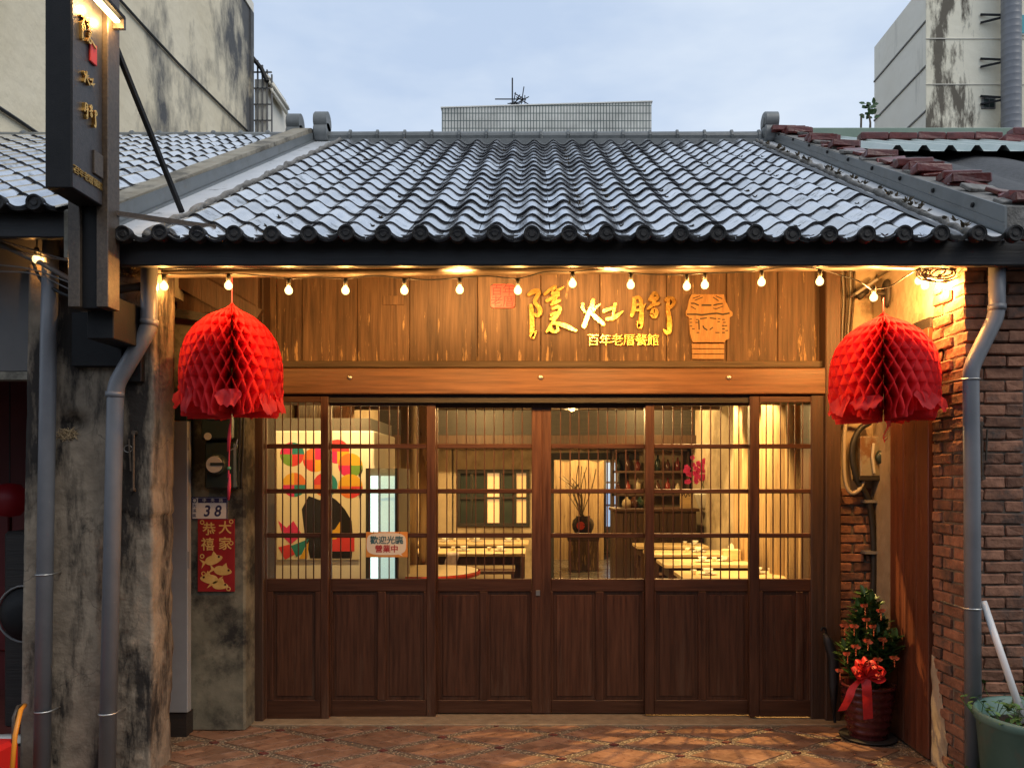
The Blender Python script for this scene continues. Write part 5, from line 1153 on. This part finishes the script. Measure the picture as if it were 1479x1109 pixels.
# ================================================================ the room behind the glass
# dining tables along the right wall and on the left
def table(x0, x1, y0, y1, label, group=None, h=.75):
    t = thing('dining_table', label, 'table', ((x0+x1)/2, (y0+y1)/2, 0), group)
    MB().box(x0, x1, y0, y1, h-.035, h, .004).build('table_top', m_table, t)
    MB().box(x0+.05, x1-.05, y0+.04, y1-.04, h-.13, h-.036).build('apron', m_tleg, t)
    for x in (x0+.05, x1-.11):
        for y in (y0+.04, y1-.10): MB().box(x, x+.06, y, y+.06, .01, h-.13, .004).build('leg', m_tleg, t)
    return t
def bench(x0, x1, y0, y1, label):
    t = thing('bench', label, 'bench', ((x0+x1)/2, (y0+y1)/2, 0))
    MB().box(x0, x1, y0, y1, .42, .46, .004).build('seat', m_tleg, t)
    for x in (x0+.05, x1-.1):
        for y in (y0+.02, y1-.06): MB().box(x, x+.05, y, y+.04, .01, .42).build('leg', m_tleg, t)
    MB().box(x0+.1, x1-.1, (y0+y1)/2-.02, (y0+y1)/2+.02, .14, .19).build('stretcher', m_tleg, t)
names = ('first', 'second', 'third', 'fourth')
def dishes(x, y, z, rnd, where, s=.72):
    t = thing('tea_set', 'white bowls and cups set out on the '+where, 'tableware', (x, y, z))
    Q = lambda l: [(a*s, b*s) for a, b in l]
    MB().lathe(Q([(0, .002), (.07, .004), (.105, .014), (.108, .018), (.07, .010), (0, .008)]), (x, y, z), 20).build('plate', m_ceramic, t, True)
    MB().lathe(Q([(0, .012), (.03, .012), (.058, .055), (.062, .062), (.055, .058), (0, .03)]), (x, y, z+.004), 18).build('bowl', m_ceramic, t, True)
    cx_ = x+.12*rnd.choice((-1, 1)); MB().lathe(Q([(0, .001), (.02, .001), (.033, .05), (.035, .056), (.03, .05), (0, .012)]), (cx_, y+rnd.uniform(-.05, .05), z), 14).build('cup', m_ceramic, t, True)
rt = random.Random(21)
for k in range(4):
    y0 = 6.15+k*.95; table(1.18, 2.02, y0, y0+.48, names[k]+' pale topped table from the doors along the log wall')
    bench(1.25, 1.98, y0+.56, y0+.82, 'dark bench behind the '+names[k]+' table along the log wall')
    dishes(1.42+.16*k, y0+.22, .75, rt, names[k]+' table along the log wall'); 
    if k in (0, 1, 2): dishes(1.85-.04*k, y0+.3, .75, rt, 'wall side of the '+names[k]+' log wall table')
tbx = thing('tissue_box', 'pale wooden tissue box on the second table along the log wall', 'box', (1.9, 7.35, .75)); MB().box(1.80, 1.97, 7.40, 7.5, .75, .86, .01).build('box', m_table, tbx); MB().leaf((1.88, 7.45, .85), (.2, 0, 1), (0, -1, 0), .07, .06).build('tissue', m_ceramic, tbx)
for k, (x0, x1, y0) in enumerate(((-1.55, -.12, 8.15), (-1.5, -.10, 9.35))):
    table(x0, x1, y0, y0+.6, ('nearer', 'farther')[k]+' pale table below the barred back window')
    bench(x0+.1, x1-.1, y0-.34, y0-.1, 'dark bench before the '+('nearer', 'farther')[k]+' window table')
    for q in range(3): dishes(x0+.35+q*.4, y0+.3, .75, rt, ('left end', 'middle', 'right end')[q]+' of the '+('nearer', 'farther')[k]+' window table')
rt_ = thing('round_red_table', 'round table with bright red lacquered edge near the doors', 'table', (-1.05, 6.95, 0))
MB().lathe([(0, .70), (.43, .70), (.46, .71), (.46, .735), (.455, .742)], (-.95, 6.72, 0), 40).build('table_edge', m_redlac, rt_, True)
MB().lathe([(0, .743), (.44, .743)], (-.95, 6.72, 0), 40).build('table_top', m_table, rt_)
MB().lathe([(.22, .01), (.20, .04), (.06, .08), (.05, .70)], (-.95, 6.72, 0), 20).build('pedestal', m_tleg, rt_, True)
for k in range(2):
    st_ = thing('round_stool', ('red stool at the round red table', 'dark stool in the aisle beside the round red table')[k], 'stool', (-.25+.2*k, 7.1+.7*k, 0)); x, y = -.28+.16*k, 6.75+.8*k
    MB().lathe([(0, .40), (.14, .40), (.16, .41), (.16, .44), (0, .45)], (x, y, 0), 20).build('seat', m_redlac if k == 0 else m_tleg, st_, True)
    for a in range(4): MB().tube([(x+.09*math.cos(a*1.57+.7), y+.09*math.sin(a*1.57+.7), .40), (x+.14*math.cos(a*1.57+.7), y+.14*math.sin(a*1.57+.7), .01)], .014, 6).build('leg', m_tleg, st_)
tl = thing('towel', 'pale striped towel hanging over the nearer window table edge', 'towel', (-.95, 8.12, .75)); tw_ = MB()
x0 = P(652, 0, 8.1).x
for i in range(7):
    for j in range(9): tw_.v.append((x0+(i/6-.5)*.13+.012*math.sin(j), 8.135-.012*math.sin(i*1.7)-(.0 if j else -.06), .757-max(0, j-1)*.032))
for i in range(6):
    for j in range(8): k = i*9+j; tw_.f.append((k, k+1, k+10, k+9))
o = tw_.build('cloth', M('towel_cloth', (.45, .36, .40), (.60, .52, .5), .9, 40, bump=.2), tl, True)
# counter, shelf and orchid
ct = thing('bar_counter', 'dark boarded service counter beside the back doorway', 'counter', (1.5, 9.9, 0))
MB().box(1.02, 2.05, 9.86, 10.3, .01, 1.12).build('carcass', m_tleg, ct)
for k in range(11): MB().box(1.02+k*.093, 1.02+k*.093+.088, 9.835, 9.859, .02, 1.10, .003).build('board', m_post, ct)
MB().box(.97, 2.08, 9.80, 10.34, 1.121, 1.16, .004).build('counter_top', m_tleg, ct)
cb_ = thing('back_shelf', 'dark wooden shelf of bottles and jars behind the counter', 'shelf', (1.6, 10.8, 0))
for z in (1.30, 1.62, 1.92): MB().box(1.05, 2.12, 10.66, 10.97, z, z+.03).build('shelf_board', m_post, cb_)
for x in (1.05, 2.09): MB().box(x, x+.03, 10.66, 10.97, .01, 1.95).build('side', m_post, cb_)
bg_ = [M('bottle_%s' % n_, c_, None, .2, bump=0, rnd=.2) for n_, c_ in (('brown', (.06, .02, .010)), ('green', (.014, .03, .018)), ('cream', (.30, .24, .16)), ('red', (.16, .018, .012)))]
kinds = ('brown glass', 'green glass', 'cream pottery', 'red')
for r in range(2):
    for k in range(7):
        x = 1.14+k*.14; z = (1.33, 1.65)[r]; q = (k*3+r) % 4; s = .8+.3*((k*7+r) % 3)/2
        o = MB().lathe([(0, 0), (.035, 0), (.038, .01), (.038, .12*s), (.014, .16*s), (.012, .2*s), (0, .2*s)], (x, 10.78, z), 12).build('bottle', bg_[q], None, True); tag(o, ('short ', 'medium ', 'tall ')[(k*7+r) % 3]+kinds[q]+' bottle on the '+('lower', 'upper')[r]+' board of the shelf behind the counter', 'bottle', kinds[q]+' bottles on the '+('lower', 'upper')[r]+' shelf board')
oc = thing('orchid', 'pink orchid in a white pot on the service counter', 'plant', P(1016, 735, 9.98)); c = P(1020, 735, 9.98); c.z = 1.16
MB().lathe([(0, 0), (.09, 0), (.10, .01), (.155, .17), (.16, .19), (.14, .18), (0, .15)], c, 20).build('pot', m_ceramic, oc, True)
fl = MB(); gl_ = MB(); ro = random.Random(4)
for k in range(9): a = ro.uniform(0, 6.28); gl_.leaf(c+Vector((0, 0, .17)), (math.cos(a), math.sin(a), .35), (0, 0, 1), .22, .07, .3)
for k in range(6):
    tip = c+Vector((-.20+k*.085, ro.uniform(-.08, .05), .50+ro.uniform(-.08, .10))); gl_.tube(catmull([c+Vector((0, 0, .15)), c+Vector((-.1+k*.04, 0, .45)), tip], 4), .005, 4, False)
    for q in range(14):
        pp = tip+Vector((ro.uniform(-.10, .10), ro.uniform(-.06, .06), ro.uniform(-.20, .06)))
        for e in range(5): a = e*1.257; fl.leaf(pp, (math.cos(a), -.25, math.sin(a)), (0, -1, 0), .036, .032)
gl_.build('leaves', m_leaf, oc); fl.build('flowers', m_pinkfl, oc)
cd_ = thing('menu_card', 'cream menu card with brush mark on the counter', 'card', P(990, 735, 9.9)); x = P(990, 0, 9.88).x; MB().box(x-.07, x+.07, 9.87, 9.885, 1.161, 1.40).build('card', m_table, cd_); MB().tube(catmull([(x-.05, 9.867, 1.31), (x-.02, 9.867, 1.35), (x, 9.867, 1.30), (x+.03, 9.867, 1.36), (x+.05, 9.867, 1.31)], 4), .005, 4).build('brush_mark', m_dark, cd_)
for k, xx in enumerate((905, 915, 925)):
    c = P(xx, 735, 10.0); o = MB().lathe([(0, 0), (.05, 0), (.065, .05), (.05, .10), (.02, .12), (.02, .14), (0, .145)], (c.x, 10.0+.02*k, 1.16), 14).build('jar', bg_[(2, 0, 1)[k]], None, True); tag(o, ('cream', 'brown', 'green')[k]+' squat jar at the doorway end of the counter', 'jar')
wh = thing('carved_driftwood', 'upright curved driftwood ornament above the counter', 'ornament', P(1028, 690, 10.4)); MB().tube(catmull([P(1030, 735, 10.25), P(1033, 660, 10.25), P(1024, 630, 10.25), P(1030, 605, 10.25)], 5), [.05, .06, .07, .075, .075, .07, .07, .06, .06, .06, .06, .05, .04, .03, .02, .01], 10).build('driftwood', m_log, wh, True)
# corridor: vase on a bench, golden lit wall, cool window
vs = thing('flower_vase', 'dark round vase of bare branches on a low chest beyond the doorway', 'vase', P(843, 775, 13)); c = P(842, 775, 13)
MB().lathe([(a*.66, b_*.78) for a, b_ in ((0, 0), (.13, 0), (.20, .06), (.27, .18), (.285, .27), (.25, .37), (.18, .42), (.19, .45), (.16, .44), (0, .40))], c, 26).build('vase', M('vase_glaze', (.02, .012, .012), (.035, .02, .018), .18, bump=0), vs, True)
MB().lathe([(0, -.004), (.07, 0), (.06, .02)], (c.x-.05, c.y-.185, c.z+.20), 14, 'Y').build('medallion', m_redlac, vs)
bt = MB(); rv = random.Random(8)
for k in range(14):
    tip = c+Vector((rv.uniform(-.45, .3), rv.uniform(-.2, .2), rv.uniform(.8, 1.25))); bt.tube(catmull([c+Vector((rv.uniform(-.05, .05), 0, .30)), (c+tip)/2+Vector((rv.uniform(-.1, .1), 0, .25)), tip], 4), .007, 4, False)
bt.build('branches', m_dry, vs)
lbn = thing('low_chest', 'low wooden chest carrying the round vase', 'chest', (c.x, 13, 0)); MB().box(c.x-.26, c.x+.26, 12.8, 13.2, c.z-.06, c.z).build('seat', m_tleg, lbn)
MB().box(c.x-.24, c.x+.24, 12.82, 13.18, .012, c.z-.061).build('chest', m_board, lbn)
sc_ = thing('plank_screen', 'golden lit natural edge plank screen beyond the doorway', 'screen', (1.2, 14.5, 0))
MB().prism([(P(757, 0, 14.5).x, .01), (P(872, 0, 14.5).x, .01), (P(872, 0, 14.5).x, P(0, 664, 14.5).z)]+[(P(872-k*9, 0, 14.5).x, P(0, 664+4*math.sin(k*1.3)+(10 if k > 8 else 0), 14.5).z) for k in range(1, 13)], 14.5, 14.56).build('plank', m_log, sc_)
wd2 = thing('corridor_window', 'tall narrow pane of cool light beyond the doorway', 'window', P(882, 720, 15.9))
MB().box(P(874, 0, 15.9).x, P(893, 0, 15.9).x, 15.92, 15.99, P(0, 800, 15.9).z, P(0, 665, 15.9).z).build('frame', m_wire_grey, wd2)
for (ya, yb) in ((668, 695), (698, 728), (731, 760)): MB().box(P(876, 0, 15.9).x, P(889, 0, 15.9).x, 15.90, 15.918, P(0, yb, 15.9).z, P(0, ya, 15.9).z).build('pane', emit('cool_pane%d' % ya, (.42, .62, .95), .75), wd2)
# white partition with the promotional poster, glass fridge
cbx = thing('white_cabinet', 'tall cream white cabinet standing inside behind the left doors', 'cabinet', (-1.7, 6.4, 0))
zc_ = P(0, 622, 6.0).z
MB().box(-2.12, -1.27, 6.0, 6.9, .01, zc_, .01).build('carcass', m_white, cbx)
for z in (P(0, 708, 6).z, P(0, 770, 6).z+.0): MB().box(-2.12, -1.268, 5.992, 6.0, z-.006, z+.006).build('seam', m_wire_grey, cbx)
MB().box(-2.12, -1.30, 6.02, 6.88, zc_, zc_+.10).build('top_box', m_shutter, cbx)
ps = thing('promotional_poster', 'cream poster of coloured leaf circles above a grinning black shape on the cabinet', 'poster', P(455, 808, 5.98))
d = 5.985; X = lambda x: P(x, 0, d).x; Zp = lambda y: P(0, y, d).z
MB().box(X(400), X(518), d, 5.9995, Zp(808), Zp(640)).build('sheet', M('poster_paper', (.70, .64, .50), None, .5, bump=0, rnd=0), ps)
pc_ = {n_: M('ink_'+n_, c_, None, .5, bump=0, rnd=0) for n_, c_ in (('pink', (.62, .03, .16)), ('teal', (.02, .22, .24)), ('red', (.62, .05, .06)), ('green', (.16, .32, .06)), ('yellow', (.70, .40, .04)), ('orange', (.68, .18, .05)), ('black', (.012, .010, .012)))}
LQ = [0]
def leafquad(cx_, cy_, r, q, ink):
    LQ[0] += 1
    a0_ = q*math.pi/2; pol = [(cx_, cy_)]+[(cx_+r*math.cos(a0_+k/8*math.pi/2), cy_-r*math.sin(a0_+k/8*math.pi/2)) for k in range(9)]
    MB().prism([(X(x), Zp(y)) for x, y in pol], d-.0005-.00002*LQ[0], d+.002).build('print', pc_[ink], ps)
for (cx_, cy_, inks) in ((422, 656, ('teal', 'pink', 'green', 'red')), (455, 664, ('pink', 'orange', 'red', 'yellow')), (487, 652, ('red', 'red', 'pink', 'yellow')), (506, 672, ('yellow', 'orange', 'pink', 'green')), (425, 700, ('orange', 'yellow', 'pink', 'teal')), (470, 700, ('teal', 'red', 'orange', 'teal')), (506, 702, ('yellow', 'yellow', 'orange', 'red'))):
    for q, ink in enumerate(inks): leafquad(cx_, cy_, 17.5, q, ink)
def blob(pts, ink, f=.0012):
    MB().prism([(X(x), Zp(y)) for x, y in pts], d-f-.0008, d+.002).build('print', pc_[ink], ps)
blob([(448, 806), (440, 770), (436, 735), (446, 716), (462, 722), (474, 714), (486, 722), (498, 735), (508, 752), (510, 780), (508, 806)], 'black')
blob([(402, 752), (414, 762), (424, 752), (436, 772), (420, 786), (410, 776)], 'pink'); blob([(402, 790), (418, 786), (426, 800), (412, 808)], 'red'); blob([(420, 788), (446, 778), (436, 800), (428, 804)], 'teal', .0013); blob([(436, 800), (446, 782), (444, 806), (432, 807)], 'yellow', .0014)
blob([(476, 776), (512, 776), (512, 796), (476, 796)], 'red', .0016); blob([(474, 768), (484, 764), (492, 752), (493, 766), (486, 778), (475, 780)], 'yellow', .0018)
fg = thing('glass_fridge', 'tall narrow glass door fridge glowing cool white beside the cabinet', 'fridge', (-1.18, 6.1, 0))
fx0, fx1, fz = P(528, 0, 5.95).x, P(575, 0, 5.95).x, P(0, 676, 5.95).z
MB().box(fx0, fx1, 5.98, 6.5, .01, fz).build('body', m_wire_grey, fg)
MB().box(fx0+.035, fx0+.10, 5.965, 5.979, .2, fz-.06).build('light_strip', emit('fridge_light', (.66, .88, .92), 1.9), fg)
MB().box(fx0+.115, fx1-.03, 5.965, 5.979, .2, fz-.06).build('light_strip', emit('fridge_light_dim', (.55, .76, .80), .75), fg)
MB().box(fx0, fx0+.03, 5.955, 5.98, .05, fz).build('door_edge', m_dark, fg); MB().box(fx1-.025, fx1, 5.955, 5.98, .05, fz).build('door_edge', m_black, fg)
MB().box(fx0+.03, fx1-.025, 5.957, 5.961, .06, fz-.005).build('pane', m_glass, fg)
MB().tube(catmull([(fx0+.02, 5.94, 1.0), (fx0+.03, 5.93, 1.42), (fx0+.06, 5.93, 1.45), (fx1-.05, 5.93, 1.46), (fx1-.01, 5.94, 1.40), (fx1-.01, 5.94, 1.1)], 5), .004, 5).build('wire_guard', m_black, fg, True)
sn = thing('welcome_sign', 'small orange and white welcome sign hung on the door crossbar', 'sign', P(559, 800, 4.93)); d = 4.938; X = lambda x: P(x, 0, d).x; Zp = lambda y: P(0, y, d).z
MB().box(X(528.5), X(588.5), d, d+.006, Zp(804.5), Zp(768), .002).build('board', M('sign_orange', (.72, .30, .06), None, .5, bump=0, rnd=0), sn)
pol = [(558+27.5*math.cos(k/28*6.283)*(1 if abs(math.cos(k/28*6.283)) < .9 else 1.0), 785.5+15.5*math.sin(k/28*6.283)) for k in range(28)]
pol = [(558+28.5*(1 if math.cos(a) > 0 else -1)*abs(math.cos(a))**.55, 785.3+16*(1 if math.sin(a) > 0 else -1)*abs(math.sin(a))**.55) for a in [k/36*6.283 for k in range(36)]]
MB().prism([(X(x), Zp(y)) for x, y in pol], d-.0012, d+.002).build('bubble', M('sign_cream', (.80, .74, .60), None, .5, bump=0, rnd=0), sn)
blob2 = MB().prism([(X(572), Zp(799)), (X(582), Zp(803)), (X(577), Zp(797))], d-.0010, d+.002).build('bubble_tail', bpy.data.materials['sign_cream'], sn)
text('歡迎光臨', .0535, M('sign_teal', (.035, .13, .17), None, .5, bump=0, rnd=0), sn, (X(558.5), d-.0014, Zp(780.5)), ext=.0006, bold=.0012)
text('營業中', .050, M('sign_ink_red', (.42, .03, .03), None, .5, bump=0, rnd=0), sn, (X(558.5), d-.0014, Zp(793)), ext=.0006, bold=.0012)
for x in (539, 577): MB().tube([(X(x), d-.001, Zp(771)), (X(x)+.004, d+.004, Zp(766))], .002, 5).build('tie', m_cable, sn)
# ================================================================ lamps in the room
IW = (1, .60, .22)
def spotlamp(loc, aim, power, ang, label, size=.02, z_top=None):
    t = thing('track_spotlight', label, 'spotlight', loc); a = Vector(loc); dv = (Vector(aim)-a).normalized()
    MB().tube([a-dv*.13, a-dv*.015], .034, 12).build('housing', m_black, t, True)
    MB().lathe([(0, 0), (.026, 0)], (0, 0, 0), 12)
    MB().tube([a-dv*.08, Vector((a.x, a.y, z_top or a.z+.25))], .007, 6).build('stem', m_black, t)
    lamp('SPOT', a, power, IW, t, size, aim, ang, .35); return t
spotlamp((1.22, 5.34, 2.46), (1.18, 4.55, .0), 480, 75, 'black spotlight above the right hand doors shining out on the porch floor', .012, 3.3)
spotlamp((1.62, 6.55, 2.55), (2.1, 6.75, 1.3), 300, 75, 'black spotlight aimed at the near logs', .03, 2.72)
spotlamp((1.62, 7.75, 2.55), (2.1, 7.95, 1.3), 330, 75, 'black spotlight aimed at the far logs', .03, 2.72)
spotlamp((.9, 6.0, 2.6), (1.5, 6.9, .7), 210, 80, 'black spotlight aimed at the tables along the log wall', .03, 2.8)
spotlamp((-1.3, 5.45, 2.5), (-1.7, 6.0, 1.4), 130, 90, 'black spotlight aimed at the white cabinet', .03, 2.7)
spotlamp((-.7, 8.1, 2.6), (-.8, 9.0, .7), 220, 95, 'black spotlight aimed at the window tables', .03, 2.95)
def pendant(loc, power, label, r=.09, zt=2.95):
    t = thing('pendant_lamp', label, 'lamp', loc); p = Vector(loc)
    MB().lathe([(.02, .10), (r*.6, .08), (r, .0), (r*.97, .0), (r*.55, .075)], p, 18).build('shade', m_black, t, True)
    MB().lathe([(0, -.02), (.025, -.012), (.032, .012), (.02, .04), (0, .05)], p, 14).build('bulb', emit('pendant_glow', (1, .68, .32), 10), t, True)
    MB().tube([p+Vector((0, 0, .1)), Vector((p.x, p.y, zt))], .004, 5).build('cord', m_cable, t)
    lamp('POINT', p-Vector((0, 0, .03)), power, IW, t, .05)
pendant((-.75, 9.6, 2.62), 190, 'small pendant lamp over the farther window table')
pendant((.38, 8.3, 2.29), 95, 'small pendant lamp over the middle aisle')
pendant((1.5, 9.95, 2.66), 110, 'small pendant lamp over the service counter')
pendant((.9, 13.4, 2.35), 330, 'pendant lamp in the passage beyond the doorway', zt=2.72)
# ================================================================ houses across the street
for k in range(3):
    x0 = -13+k*9; op = thing('facing_house', ('plain plaster house', 'grey rendered house', 'brick house')[k]+' on the far side of the street', 'house', (x0+4, -7, 0)); h = (5.6, 5.0, 6.2)[k]
    MB().box(x0, x0+8.6, -12, -7, -.034, h).build('wall', (m_plas, m_conc, m_brick)[k], op)
    MB().box(x0-.1, x0+8.7, -12.1, -6.6, h, h+.25).build('roof', m_dark, op)
    for q in range(3):
        wn = MB().box(x0+.8+q*2.6, x0+2.6+q*2.6, -7.02, -6.95, 3.2, 4.5).build('window', m_dark, op); MB().box(x0+.9+q*2.6, x0+2.5+q*2.6, -6.955, -6.94, 3.3, 4.4).build('pane', m_meter, wn)
    MB().box(x0+1, x0+7.5, -7.02, -6.96, -.03, 2.6).build('shutter', m_shutter, op)
